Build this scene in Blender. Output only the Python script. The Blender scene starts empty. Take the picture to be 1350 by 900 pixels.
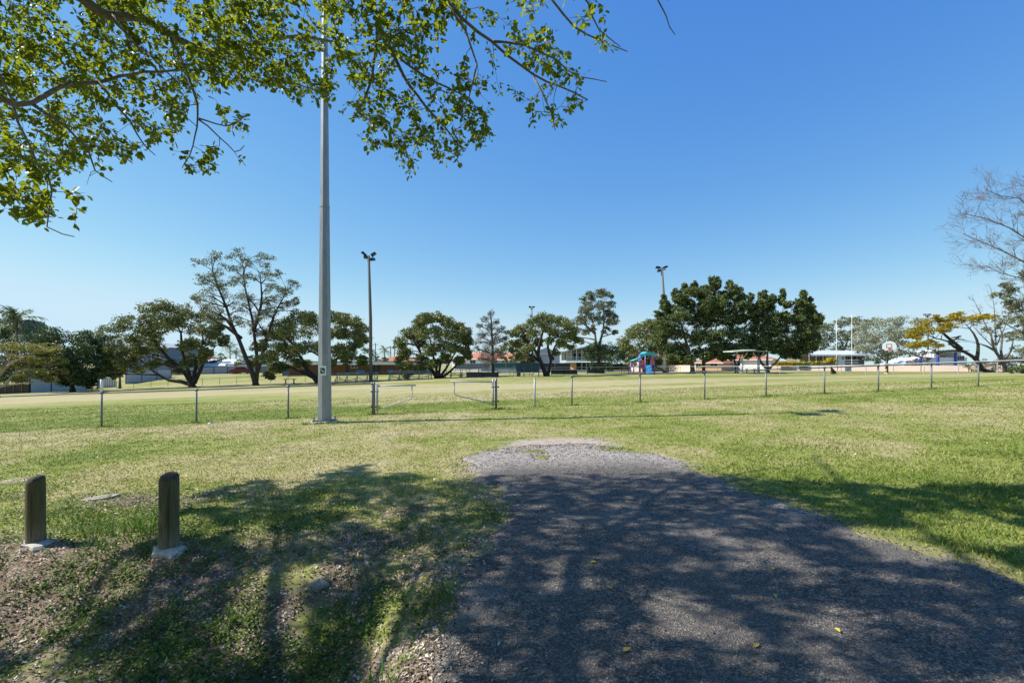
import bpy, math, random
import numpy as np
from mathutils import Vector, Matrix

R = math.radians
random.seed(11)
rng = np.random.default_rng(11)
sc = bpy.context.scene
COL = sc.collection

# ------------------------------------------------------------------ camera, sky, sun, exposure
FOC, CXP, HZP, CAMZ = 640.0, 675.0, 480.0, 1.7     # focal length and horizon measured on a 1350 px wide picture
cam_d = bpy.data.cameras.new("camera")
cam = bpy.data.objects.new("camera", cam_d)
COL.objects.link(cam)
cam.location = (0, 0, CAMZ)
cam.rotation_euler = (R(90), 0, 0)
cam_d.sensor_width = 36.0
cam_d.lens = 36.0 * FOC / 1350.0
cam_d.shift_y = 30.0 / 1350.0
cam_d.clip_start = 0.05
cam_d.clip_end = 6000
sc.camera = cam

SUN_EL, SUN_FWD = 44.6, 4.7                          # sun from the left, a little in front of the camera
world = bpy.data.worlds.new("World")
sc.world = world
world.use_nodes = True
wn = world.node_tree
sky = wn.nodes.new("ShaderNodeTexSky")
sky.sky_type = 'NISHITA'
sky.sun_disc = False
sky.sun_elevation = R(SUN_EL)
sky.sun_rotation = R(-90 + SUN_FWD)
sky.air_density = 1.0
sky.dust_density = 0.1
sky.ozone_density = 2.5
# the photograph's film response on the clear sky: one gain and gamma per channel, the same in every direction
sps = wn.nodes.new("ShaderNodeSeparateColor"); cmb = wn.nodes.new("ShaderNodeCombineColor")
wn.links.new(sky.outputs[0], sps.inputs[0])
for ch, (gain, gam, top) in enumerate(((0.41, 1.25, 2.75), (0.82, 0.84, 3.75), (2.30, 0.32, 4.6))):
    pw = wn.nodes.new("ShaderNodeMath"); pw.operation = 'POWER'; pw.inputs[1].default_value = gam
    ml = wn.nodes.new("ShaderNodeMath"); ml.operation = 'MULTIPLY'; ml.inputs[1].default_value = gain
    wn.links.new(sps.outputs[ch], pw.inputs[0]); wn.links.new(pw.outputs[0], ml.inputs[0]); 
    sm = wn.nodes.new("ShaderNodeMath"); sm.operation = 'SMOOTH_MIN'; sm.inputs[1].default_value = top; sm.inputs[2].default_value = 1.0
    wn.links.new(ml.outputs[0], sm.inputs[0]); wn.links.new(sm.outputs[0], cmb.inputs[ch])
wn.links.new(cmb.outputs[0], wn.nodes["Background"].inputs[0])
wn.nodes["Background"].inputs[1].default_value = 0.13

sun_d = bpy.data.lights.new("sun", 'SUN')
sun = bpy.data.objects.new("sun", sun_d)
COL.objects.link(sun)
sun_d.energy = 4.4
sun_d.angle = R(0.53)
sun_d.color = (1.0, 0.955, 0.88)
# vector pointing to the sun
SUNV = Vector((-math.cos(R(SUN_EL)) * math.cos(R(SUN_FWD)), math.cos(R(SUN_EL)) * math.sin(R(SUN_FWD)), math.sin(R(SUN_EL))))
sun.rotation_euler = SUNV.to_track_quat('Z', 'Y').to_euler()
sun.location = SUNV * 80

sc.view_settings.view_transform = 'Standard'
sc.view_settings.look = 'None'
sc.view_settings.exposure = 0.75
sc.view_settings.gamma = 1.0
sc.view_settings.use_curve_mapping = False

# ------------------------------------------------------------------ helpers
def sstep(a, b, x):
    t = np.clip((np.asarray(x, float) - a) / (b - a), 0, 1)
    return t * t * (3 - 2 * t)

def _hash(i, j, s):
    n = (i.astype(np.int64) * 374761393 + j.astype(np.int64) * 668265263 + s * 974634777) & 0x7fffffff
    n = ((n ^ (n >> 13)) * 1274126177) & 0x7fffffff
    n = n ^ (n >> 16)
    return (n & 0xffff) / 65535.0

def vnoise(x, y, s=0):
    x = np.asarray(x, float); y = np.asarray(y, float)
    i = np.floor(x); j = np.floor(y)
    u = x - i; v = y - j
    u = u * u * (3 - 2 * u); v = v * v * (3 - 2 * v)
    a = _hash(i, j, s); b = _hash(i + 1, j, s); c = _hash(i, j + 1, s); d = _hash(i + 1, j + 1, s)
    return (a * (1 - u) + b * u) * (1 - v) + (c * (1 - u) + d * u) * v

def fbm(x, y, s=0, o=4):
    t = 0; a = 0.5
    for k in range(o):
        t = t + a * vnoise(np.asarray(x) * 2 ** k + 17.3 * k, np.asarray(y) * 2 ** k + 9.1 * k, s + k); a *= 0.5
    return t / (1 - 0.5 ** o)

def ground_z(X, Y):
    """height of the ground (world z); the camera stands at z = CAMZ"""
    X = np.asarray(X, float); Y = np.asarray(Y, float)
    t = sstep(20, 60, Y)
    kR = 0.03 * (1 - t) + 0.009 * t
    kL = (0.03 + 0.005 * sstep(15, 40, Y)) * (1 - 0.85 * sstep(76, 100, Y))
    z = -1.6 + kR * np.clip(X, 0, 45) + kL * np.clip(X, -75, 0)
    bank = sstep(5.0, 2.3, Y) * sstep(-0.30, -1.25, X)
    z = z - 0.55 * bank
    near = sstep(30, 10, np.abs(Y)) * sstep(40, 14, np.abs(X))
    rough = sstep(6.5, 4.0, Y) * sstep(0.4, -0.6, X)
    z = z + near * (0.05 * (fbm(X * 0.7, Y * 0.7, 3) - 0.5) + (0.02 + 0.10 * rough) * (fbm(X * 2.6, Y * 2.6, 5, 3) - 0.5) + 0.20 * rough * (fbm(X * 1.1, Y * 1.1, 7, 2) - 0.5))
    return z + CAMZ

def gz(x, y):
    return float(ground_z(x, y))

def P(px, py, Y):
    return Vector(((px - CXP) / FOC * Y, Y, CAMZ + (HZP - py) / FOC * Y))

def gp(px, Y):
    x = (px - CXP) / FOC * Y
    return Vector((x, Y, gz(x, Y)))

# fence line next to the gate: Y = FY0 + FK * X
FY0, FK = 17.6, 0.18
def fpt(px):
    u = (px - CXP) / FOC
    Y = FY0 / (1 - FK * u)
    return Vector((u * Y, Y, gz(u * Y, Y)))

# ------------------------------------------------------------------ materials
def new_mat(name):
    m = bpy.data.materials.new(name)
    m.use_nodes = True
    nt = m.node_tree
    return m, nt, nt.nodes["Principled BSDF"]

def N(nt, t, **kw):
    n = nt.nodes.new(t)
    for k, v in kw.items():
        setattr(n, k, v)
    return n

def mixc(nt, fac, a, b, blend='MIX'):
    n = N(nt, "ShaderNodeMix", data_type='RGBA', blend_type=blend)
    for sock, v in ((n.inputs[0], fac), (n.inputs[6], a), (n.inputs[7], b)):
        if hasattr(v, "is_linked") or isinstance(v, bpy.types.NodeSocket):
            nt.links.new(v, sock)
        elif isinstance(v, (int, float)):
            sock.default_value = v
        else:
            sock.default_value = (*v[:3], 1)
    return n.outputs[2]

def noise(nt, scale, detail=4, rough=0.6, vec=None, dist=0.0):
    n = N(nt, "ShaderNodeTexNoise")
    n.inputs["Scale"].default_value = scale
    n.inputs["Detail"].default_value = detail
    n.inputs["Roughness"].default_value = rough
    n.inputs["Distortion"].default_value = dist
    if vec is not None:
        nt.links.new(vec, n.inputs["Vector"])
    return n.outputs["Fac"]

def ramp(nt, fac, stops):
    n = N(nt, "ShaderNodeValToRGB")
    nt.links.new(fac, n.inputs[0])
    el = n.color_ramp.elements
    while len(el) < len(stops):
        el.new(0.5)
    for e, (p, c) in zip(el, stops):
        e.position = p
        e.color = (*c, 1) if len(c) == 3 else c
    return n.outputs[0]

def g3(v):
    return (v, v, v)

def bump(nt, bsdf, h, strength=0.3, dist=0.02):
    b = N(nt, "ShaderNodeBump")
    b.inputs["Strength"].default_value = strength
    b.inputs["Distance"].default_value = dist
    nt.links.new(h, b.inputs["Height"])
    nt.links.new(b.outputs[0], bsdf.inputs["Normal"])

def objco(nt, scale=(1, 1, 1)):
    tc = N(nt, "ShaderNodeTexCoord")
    mp = N(nt, "ShaderNodeMapping")
    mp.inputs["Scale"].default_value = scale
    nt.links.new(tc.outputs["Object"], mp.inputs[0])
    return mp.outputs[0]

def simple(name, col, rough=0.6, metal=0.0, var=0.25, scale=4.0, stretch=(1, 1, 1), bmp=0.1, bscale=30.0, bd=0.01):
    m, nt, b = new_mat(name)
    v = objco(nt, stretch)
    f = noise(nt, scale, 6, 0.65, v)
    lo = tuple(c * (1 - var) for c in col)
    hi = tuple(min(1, c * (1 + var * 0.7)) for c in col)
    nt.links.new(ramp(nt, f, [(0.3, lo), (0.7, hi)]), b.inputs["Base Color"])
    b.inputs["Roughness"].default_value = rough
    b.inputs["Metallic"].default_value = metal
    if bmp:
        bump(nt, b, noise(nt, bscale, 3, 0.6, v), bmp, bd)
    return m

def foliage(name, dark, mid, light, trans=0.3, tcol=None, rough=0.45, spec=0.4):
    """leaf colour from the per-leaf attribute 'tone', with light let through"""
    m, nt, b = new_mat(name)
    at = N(nt, "ShaderNodeAttribute", attribute_name="tone")
    c = ramp(nt, at.outputs["Fac"], [(0.0, dark), (0.5, mid), (1.0, light)])
    nt.links.new(c, b.inputs["Base Color"])
    b.inputs["Roughness"].default_value = rough
    b.inputs["Specular IOR Level"].default_value = spec
    tr = N(nt, "ShaderNodeBsdfTranslucent")
    if tcol:
        c2 = mixc(nt, 0.6, c, tcol)
        nt.links.new(c2, tr.inputs[0])
    else:
        nt.links.new(c, tr.inputs[0])
    mx = N(nt, "ShaderNodeMixShader")
    mx.inputs[0].default_value = trans
    nt.links.new(b.outputs[0], mx.inputs[1])
    nt.links.new(tr.outputs[0], mx.inputs[2])
    nt.links.new(mx.outputs[0], nt.nodes["Material Output"].inputs[0])
    return m

# ------------------------------------------------------------------ mesh + object helpers
def link(o, parent=None):
    COL.objects.link(o)
    if parent is not None:
        o.parent = parent
    return o

def np_mesh(name, verts, faces, mat, parent=None, attrs=None, colors=None, smooth=False, kind=None, origin=None):
    """faces: (M,k) array with one k for all"""
    verts = np.asarray(verts, np.float32)
    if origin is not None:
        verts = verts - np.asarray(origin, np.float32)
    faces = np.asarray(faces, np.int32)
    me = bpy.data.meshes.new(name)
    M_, k = faces.shape
    me.vertices.add(len(verts)); me.vertices.foreach_set("co", verts.ravel())
    me.loops.add(M_ * k); me.loops.foreach_set("vertex_index", faces.ravel())
    me.polygons.add(M_)
    me.polygons.foreach_set("loop_start", np.arange(0, M_ * k, k, dtype=np.int32))
    if smooth:
        me.polygons.foreach_set("use_smooth", np.ones(M_, bool))
    me.update(calc_edges=True)
    for an, av in (attrs or {}).items():
        a = me.attributes.new(an, 'FLOAT', 'POINT')
        a.data.foreach_set("value", np.asarray(av, np.float32))
    if colors is not None:
        a = me.attributes.new("tint", 'FLOAT_COLOR', 'POINT')
        c4 = np.ones((len(verts), 4), np.float32); c4[:, :3] = colors
        a.data.foreach_set("color", c4.ravel())
    me.materials.append(mat)
    o = bpy.data.objects.new(name, me)
    link(o, parent)
    if kind:
        o["kind"] = kind
    return o

class MB:
    """collects boxes, bars, tubes and prisms into one mesh"""
    def __init__(s):
        s.v = []; s.f = []
    def add(s, vs, fs):
        o = len(s.v)
        s.v += [tuple(v) for v in vs]
        s.f += [tuple(i + o for i in f) for f in fs]
        return s
    def box(s, x0, x1, y0, y1, z0, z1):
        return s.add([(x0, y0, z0), (x1, y0, z0), (x1, y1, z0), (x0, y1, z0), (x0, y0, z1), (x1, y0, z1), (x1, y1, z1), (x0, y1, z1)],
                     [(0, 3, 2, 1), (4, 5, 6, 7), (0, 1, 5, 4), (1, 2, 6, 5), (2, 3, 7, 6), (3, 0, 4, 7)])
    def prism(s, pts, axis_vec, cap=True):
        n = len(pts); a = Vector(axis_vec)
        vs = [Vector(p) for p in pts] + [Vector(p) + a for p in pts]
        fs = [(i, (i + 1) % n, n + (i + 1) % n, n + i) for i in range(n)]
        if cap:
            fs += [tuple(range(n - 1, -1, -1)), tuple(range(n, 2 * n))]
        return s.add(vs, fs)
    def tube(s, pts, radii, sides=8, cap=True, phase=0.0):
        pts = [Vector(p) for p in pts]
        if not hasattr(radii, "__len__"):
            radii = [radii] * len(pts)
        vs = []; n = len(pts); prev = None
        for i, p in enumerate(pts):
            d = (pts[min(i + 1, n - 1)] - pts[max(i - 1, 0)])
            if d.length < 1e-9:
                d = Vector((0, 0, 1))
            d.normalize()
            if prev is None:
                ref = Vector((1, 0, 0)) if abs(d.x) < 0.8 else Vector((0, 1, 0))
                u = ref - d * ref.dot(d)
            else:
                u = prev - d * prev.dot(d)
                if u.length < 1e-6:
                    u = d.orthogonal()
            u.normalize(); prev = u
            w = d.cross(u)
            for k in range(sides):
                a = 2 * math.pi * k / sides + phase
                vs.append(p + (u * math.cos(a) + w * math.sin(a)) * radii[i])
        fs = []
        for i in range(n - 1):
            for k in range(sides):
                fs.append((i * sides + k, i * sides + (k + 1) % sides, (i + 1) * sides + (k + 1) % sides, (i + 1) * sides + k))
        if cap:
            fs.append(tuple(range(sides - 1, -1, -1)))
            fs.append(tuple((n - 1) * sides + k for k in range(sides)))
        return s.add(vs, fs)
    def bar(s, a, b, w, h=None):
        """square bar from a to b"""
        h = h or w
        a = Vector(a); b = Vector(b); d = (b - a).normalized()
        ref = Vector((0, 0, 1)) if abs(d.z) < 0.9 else Vector((0, 1, 0))
        u = d.cross(ref).normalized(); v = u.cross(d).normalized()
        q = [u * (w / 2) + v * (h / 2), -u * (w / 2) + v * (h / 2), -u * (w / 2) - v * (h / 2), u * (w / 2) - v * (h / 2)]
        return s.add([a + x for x in q] + [b + x for x in q],
                     [(0, 1, 2, 3), (7, 6, 5, 4), (0, 4, 5, 1), (1, 5, 6, 2), (2, 6, 7, 3), (3, 7, 4, 0)])
    def ball(s, c, rx, ry=None, rz=None, seg=10, rings=6, rough=0.0):
        ry = ry or rx; rz = rz or rx; c = Vector(c)
        vs = [c + Vector((0, 0, rz))]
        for i in range(1, rings):
            t = math.pi * i / rings
            for k in range(seg):
                a = 2 * math.pi * k / seg
                q = 1 + random.uniform(-rough, rough)
                vs.append(c + Vector((rx * math.sin(t) * math.cos(a), ry * math.sin(t) * math.sin(a), rz * math.cos(t))) * q)
        vs.append(c - Vector((0, 0, rz)))
        fs = [(0, 1 + k, 1 + (k + 1) % seg) for k in range(seg)]
        for i in range(rings - 2):
            for k in range(seg):
                b = 1 + i * seg
                fs.append((b + k, b + seg + k, b + seg + (k + 1) % seg, b + (k + 1) % seg))
        L = len(vs) - 1; b = 1 + (rings - 2) * seg
        fs += [(L, b + (k + 1) % seg, b + k) for k in range(seg)]
        return s.add(vs, fs)
    def build(s, name, mat, parent=None, origin=None, smooth=False, kind=None, bevel=0.0):
        vs = s.v
        if origin is not None:
            o = Vector(origin); vs = [tuple(Vector(v) - o) for v in vs]
        me = bpy.data.meshes.new(name)
        me.from_pydata(vs, [], s.f)
        if smooth:
            me.polygons.foreach_set("use_smooth", np.ones(len(me.polygons), bool))
        me.update()
        me.materials.append(mat)
        ob = bpy.data.objects.new(name, me)
        link(ob, parent)
        if kind:
            ob["kind"] = kind
        if bevel:
            bm = ob.modifiers.new("bevel", 'BEVEL'); bm.width = bevel; bm.segments = 2; bm.limit_method = 'ANGLE'
        return ob

def tag(o, label, cat, group=None):
    o["label"] = label; o["category"] = cat
    if group:
        o["group"] = group
    return o

def thing(name, label, cat, loc=(0, 0, 0), rz=0.0, group=None):
    o = bpy.data.objects.new(name, None)
    o.empty_display_size = 0.3
    link(o)
    o.location = loc; o.rotation_euler = (0, 0, rz)
    return tag(o, label, cat, group)

def dup(root, loc, rz=0.0, label=None, group=None, scale=None):
    r = root.copy(); COL.objects.link(r)
    r.location = loc; r.rotation_euler = (0, 0, rz)
    if scale:
        r.scale = (scale,) * 3
    if label:
        r["label"] = label
    if group:
        r["group"] = group
    for ch in list(root.children):
        c = ch.copy(); COL.objects.link(c); c.parent = r
        for gch in list(ch.children):
            d = gch.copy(); COL.objects.link(d); d.parent = c
    return r

def struct(o):
    o["kind"] = "structure"
    return o

# ------------------------------------------------------------------ shared materials
galv = simple("galvanised", (0.17, 0.18, 0.185), 0.55, 0.4, 0.25, 25, (1, 1, 0.3), 0.03)
galv_pale = simple("galvanised_pale", (0.40, 0.41, 0.41), 0.6, 0.15, 0.15, 12, (1, 1, 0.2), 0.03)
white_paint = simple("white_paint", (0.78, 0.78, 0.76), 0.5, 0, 0.08, 3)
concrete = simple("concrete", (0.46, 0.43, 0.38), 0.9, 0, 0.3, 9, bmp=0.4, bscale=60)
navy = simple("navy_paint", (0.018, 0.025, 0.06), 0.5, 0, 0.3, 3)
dark_metal = simple("dark_metal", (0.035, 0.037, 0.04), 0.5, 0.3, 0.3, 5)
grey_alu = simple("weathered_aluminium", (0.27, 0.28, 0.28), 0.5, 0.4, 0.3, 6)
glass_dark = simple("dark_glass", (0.012, 0.015, 0.02), 0.12, 0, 0.2, 2, bmp=0)
teal_dark = simple("dark_teal_paint", (0.012, 0.045, 0.06), 0.5, 0, 0.25, 3)
brick_brown = simple("brown_brick", (0.20, 0.09, 0.045), 0.85, 0, 0.35, 14, (1, 1, 3), 0.3)
peach = simple("peach_render", (0.62, 0.38, 0.25), 0.85, 0, 0.1, 2)
timber = simple("weathered_timber", (0.18, 0.13, 0.09), 0.8, 0, 0.35, 5, (6, 6, 0.6), 0.3)
bark_dark = simple("dark_bark", (0.055, 0.042, 0.032), 0.9, 0, 0.5, 5, (2, 2, 0.5), 0.6, 18, 0.05)
bark_grey = simple("grey_bark", (0.17, 0.14, 0.115), 0.9, 0, 0.45, 6, (2, 2, 0.6), 0.5, 20, 0.04)
bark_pale = simple("pale_bark", (0.34, 0.29, 0.25), 0.85, 0, 0.4, 7, (2, 2, 0.6), 0.4, 22, 0.03)
# ------------------------------------------------------------------ the ground
DY = [-8, 0, 2.5, 3.0, 3.8, 4.2, 5.0, 5.9, 7.0, 8.3, 9.0, 9.6]
DL = [-.7, -.55, -.53, -.55, -.56, -.40, -.12, -.30, -.70, -1.0, -.45, .5]
DR = [5.0, 4.2, 3.75, 3.65, 3.5, 3.4, 3.25, 3.0, 2.75, 2.35, 1.95, 1.35]
def drive_sd(X, Y):
    """distance inside (positive) the ragged edge of the gravelly driveway"""
    xl = np.interp(Y, DY, DL); xr = np.interp(Y, DY, DR)
    sd = np.minimum(np.minimum(X - xl, xr - X), (9.6 - Y) * 0.55)
    return sd + (fbm(X * 1.7, Y * 1.7, 21) - 0.5) * (0.55 + 1.5 * sstep(6.5, 8.6, Y)) - 0.10 * sstep(7.5, 9, Y) + (fbm(X * 5.5, Y * 5.5, 23, 3) - 0.5) * (0.12 + 0.75 * sstep(6.5, 8.2, Y))

def zones(X, Y):
    """straw (0 green .. 1 dry), dirt (0..1) and lushness of the turf at a place"""
    X = np.asarray(X, float); Y = np.asarray(Y, float)
    side = Y - (FY0 + FK * X)
    inside = sstep(-0.35, 0.1, side + 0.5 * (vnoise(X * 0.8, Y * 0.8, 40) - 0.5))
    n1 = fbm(X * 0.35, Y * 0.35, 31); n2 = fbm(X * 1.3, Y * 1.3, 33)
    # outside the fence, by the path
    s_out = 0.42 + 1.1 * (n1 - 0.5) + 0.9 * (n2 - 0.5)
    lush_r = sstep(1.5, 4.0, X) * sstep(11, 7.5, Y)
    s_out = s_out - 0.22 * lush_r + 0.05 * sstep(-0.5, -3, X)
    s_out = s_out + 0.22 * sstep(10.5, 14, Y) * sstep(4, -4, X)
    # the playing field: mown bands of dry and greener turf
    band = fbm(X * 0.035 + 3, side * 0.16, 35, 3); fine = fbm(X * 0.05, side * 0.55, 37, 3)
    s_in = 0.30 + 0.34 * sstep(1.5, 10, side + 6 * (band - 0.5)) + 1.2 * (band - 0.5) + 1.3 * (fine - 0.5) + 0.5 * (n2 - 0.5)
    s_in = s_in - 0.28 * sstep(1, -9, X) * sstep(11, 0, side)
    straw = np.clip(s_out * (1 - inside) + s_in * inside, 0, 1)
    # bare earth and litter
    d = 0.95 * sstep(5.6, 4.3, Y) * sstep(-0.1, -0.9, X)
    d = d * (0.30 + 0.85 * sstep(0.40, 0.60, fbm(X * 1.5, Y * 1.5, 44)))
    pt = np.exp(-(((X + 4.6) / 1.5) ** 2 + ((Y - 6.2) / 0.55) ** 2)) * 0.9 * sstep(.3, .6, fbm(X * 2, Y * 2, 46))
    pe = np.exp(-(((X - 0.9) / 1.1) ** 2 + ((Y - 9.75) / 0.7) ** 2)) * 1.3
    pm = 0.7 * sstep(0.62, 0.72, fbm(X * 0.9, Y * 0.9, 48)) * sstep(9, 7.5, Y) * sstep(0, -1, X)
    dirt = np.clip(np.maximum.reduce([d, pt, pe, pm]) + 0.5 * sstep(-.25, .05, drive_sd(X, Y)) * (Y < 9.7), 0, 1)
    return straw, dirt, lush_r

def graded(lo, dense0, dense1, hi, step, grow):
    c = list(np.arange(dense0, dense1 + 1e-6, step))
    s = step; v = dense0; left = []
    while v > lo:
        s *= grow; v -= s; left.append(v)
    s = step; v = dense1; right = []
    while v < hi:
        s *= grow; v += s; right.append(v)
    return np.array(left[::-1] + c + right)

def grid_mesh(xs, ys, zf):
    X, Y = np.meshgrid(xs, ys)
    V = np.stack([X.ravel(), Y.ravel(), zf(X, Y).ravel()], 1)
    nx = len(xs); ny = len(ys)
    i = np.arange(nx - 1)[None, :] + nx * np.arange(ny - 1)[:, None]
    F = np.stack([i, i + 1, i + 1 + nx, i + nx], -1).reshape(-1, 4)
    return V, F

m_ground, nt, b = new_mat("turf_and_earth")
geo = N(nt, "ShaderNodeNewGeometry")
pos = geo.outputs["Position"]
a_st = N(nt, "ShaderNodeAttribute", attribute_name="straw").outputs["Fac"]
a_di = N(nt, "ShaderNodeAttribute", attribute_name="dirt").outputs["Fac"]
n_f = noise(nt, 9.0, 6, 0.7, pos)
n_m = noise(nt, 1.7, 5, 0.6, pos)
n_x = noise(nt, 55.0, 3, 0.7, pos)
def madd(nt, a, k, c):
    n = N(nt, "ShaderNodeMath", operation='MULTIPLY_ADD')
    nt.links.new(a, n.inputs[0]); n.inputs[1].default_value = k
    if isinstance(c, (int, float)):
        n.inputs[2].default_value = c
    else:
        nt.links.new(c, n.inputs[2])
    return n.outputs[0]
n_l = noise(nt, 0.42, 8, 0.72, pos)
st = madd(nt, n_f, 0.9, madd(nt, n_l, 0.9, madd(nt, a_st, 0.0, -0.84)))
vm = N(nt, "ShaderNodeVectorMath", operation='MULTIPLY'); nt.links.new(pos, vm.inputs[0]); vm.inputs[1].default_value = (1.5, .42, 1)
n_s = noise(nt, 1.0, 4, .75, vm.outputs[0])
st0 = madd(nt, n_s, 0.9, madd(nt, st, 1.0, -0.45))
st = madd(nt, n_m, 0.75, madd(nt, a_st, 1.0, -0.38))
stn = N(nt, 'ShaderNodeMath', operation='ADD'); nt.links.new(st0, stn.inputs[0]); nt.links.new(st, stn.inputs[1]); st = stn.outputs[0]
turf = ramp(nt, st, [(0.0, (0.135, 0.172, 0.027)), (0.35, (0.23, 0.25, 0.058)), (0.65, (0.325, 0.295, 0.12)), (1.0, (0.42, 0.36, 0.19))])
turf = mixc(nt, madd(nt, n_x, 1.0, -0.15), turf, (0.07, 0.085, 0.03), 'MIX')
turf = mixc(nt, 0.55, turf, ramp(nt, st, [(0.0, (0.16, 0.20, 0.033)), (0.35, (0.265, 0.285, 0.066)), (0.65, (0.36, 0.32, 0.135)), (1.0, (0.45, 0.385, 0.21))]))
earth = ramp(nt, n_f, [(0.28, (0.085, 0.058, 0.038)), (0.52, (0.20, 0.148, 0.105)), (0.74, (0.42, 0.335, 0.26))])
df = madd(nt, n_f, 1.2, madd(nt, a_di, 1.6, -1.0))
cl = N(nt, "ShaderNodeClamp"); nt.links.new(df, cl.inputs[0])
a_pa = N(nt, "ShaderNodeAttribute", attribute_name="pale").outputs["Fac"]
earth = mixc(nt, a_pa, earth, ramp(nt, n_f, [(0.3, (0.30, 0.24, 0.19)), (0.7, (0.52, 0.43, 0.36))]))
nt.links.new(mixc(nt, cl.outputs[0], turf, earth), b.inputs["Base Color"])
b.inputs["Roughness"].default_value = 0.95
b.inputs["Specular IOR Level"].default_value = 0.15
bump(nt, b, madd(nt, n_x, 0.5, n_f), 0.6, 0.03)

xs = graded(-1800, -8.5, 8.5, 1800, 0.10, 1.08)
ys = graded(-1800, 1.9, 10.0, 1800, 0.085, 1.06)
V, F = grid_mesh(xs, ys, ground_z)
sd0 = drive_sd(V[:, 0], V[:, 1])
V[:, 2] -= 0.05 * sstep(0.1, 0.5, sd0)             # the bed of the driveway
st_, di_, _l = zones(V[:, 0], V[:, 1])
struct(np_mesh("ground", V, F, m_ground, attrs={"straw": st_, "dirt": di_, "pale": 0.9 * sstep(6.5, 8.5, V[:, 1])}, smooth=True))

# the driveway: worn, gravelly asphalt with a crumbling edge
m_drive, nt, b = new_mat("worn_asphalt")
geo = N(nt, "ShaderNodeNewGeometry"); pos = geo.outputs["Position"]
vor = N(nt, "ShaderNodeTexVoronoi"); vor.inputs["Scale"].default_value = 95
nt.links.new(pos, vor.inputs["Vector"])
sep = N(nt, "ShaderNodeSeparateColor"); nt.links.new(vor.outputs["Color"], sep.inputs[0])
chips = ramp(nt, sep.outputs[0], [(0.0, (0.030, 0.027, 0.024)), (0.5, (0.090, 0.080, 0.069)), (0.85, (0.19, 0.168, 0.142)), (1.0, (0.34, 0.31, 0.265))])
big = noise(nt, 1.1, 5, 0.6, pos)
c = mixc(nt, ramp(nt, big, [(0.35, g3(0)), (0.7, g3(0.55))]), chips, (0.15, 0.132, 0.115))
a_e = N(nt, "ShaderNodeAttribute", attribute_name="edge").outputs["Fac"]
ef = N(nt, "ShaderNodeClamp"); nt.links.new(madd(nt, noise(nt, 11, 5, 0.7, pos), 1.4, madd(nt, a_e, 1.5, -1.1)), ef.inputs[0])
c = mixc(nt, ef.outputs[0], c, ramp(nt, noise(nt, 14, 5, 0.6, pos), [(0.3, (0.21, 0.186, 0.162)), (0.7, (0.52, 0.46, 0.405))]))
nt.links.new(c, b.inputs["Base Color"])
b.inputs["Roughness"].default_value = 0.85
b.inputs["Specular IOR Level"].default_value = 0.3
bump(nt, b, vor.outputs["Distance"], 0.9, 0.012)
xs = np.arange(-2.2, 5.6, 0.06); ys = np.concatenate([np.arange(-8, 1.6, 0.4), np.arange(1.6, 10.4, 0.06)])
def drive_z(X, Y):
    s = drive_sd(X, Y)
    lump = 0.07 * (fbm(X * 1.9, Y * 1.9, 61, 3) - 0.5) * sstep(1.3, 0.2, s) * sstep(5.5, 4, Y) * sstep(2, 0, X)
    return ground_z(X, Y) - 0.05 + np.clip(s * 0.25, -0.05, 0.062) + lump + 0.012 * (fbm(X * 4, Y * 4, 63, 3) - 0.5)
V, F = grid_mesh(xs, ys, drive_z)
s = drive_sd(V[:, 0], V[:, 1])
keep = (s[F] > -0.12).any(1)
F = F[keep]
used = np.unique(F); mp = -np.ones(len(V), int); mp[used] = np.arange(len(used))
edge = sstep(0.7, 0.0, s) * 0.42 + sstep(6.4, 8.3, V[:, 1]) * 0.85 + 0.35 * sstep(.55, .75, fbm(V[:, 0] * .8, V[:, 1] * .8, 29))  # worn edge and patches; dusty far end, paled further to carry its sunlight
struct(np_mesh("driveway", V[used], mp[F], m_drive, attrs={"edge": edge[used]}, smooth=True))

# ------------------------------------------------------------------ turf blades, weeds, litter, chips (nobody could count them)
m_tint, nt, b = new_mat("blade_tint")
at = N(nt, "ShaderNodeAttribute", attribute_name="tint")
nt.links.new(at.outputs["Color"], b.inputs["Base Color"])
b.inputs["Roughness"].default_value = 0.6; b.inputs["Specular IOR Level"].default_value = 0.25
tr = N(nt, "ShaderNodeBsdfTranslucent"); nt.links.new(at.outputs["Color"], tr.inputs[0])
mx = N(nt, "ShaderNodeMixShader"); mx.inputs[0].default_value = 0.28
nt.links.new(b.outputs[0], mx.inputs[1]); nt.links.new(tr.outputs[0], mx.inputs[2])
nt.links.new(mx.outputs[0], nt.nodes["Material Output"].inputs[0])

m_litter, nt, b = new_mat("dry_litter")
at = N(nt, "ShaderNodeAttribute", attribute_name="tint")
nt.links.new(at.outputs["Color"], b.inputs["Base Color"])
b.inputs["Roughness"].default_value = 0.75

def scatter_xy(n, y0, y1, p=1.0, xl=None, xr=None):
    u = rng.random(n)
    if p == 1.0:
        Y = y0 * (y1 / y0) ** u
    else:
        Y = y0 + (y1 - y0) * u
    X = (rng.random(n) * 2 - 1) * (1.09 * Y + 2.4)
    if xl is not None:
        X = xl(Y) + (xr(Y) - xl(Y)) * rng.random(n)
    return X, Y

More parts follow.
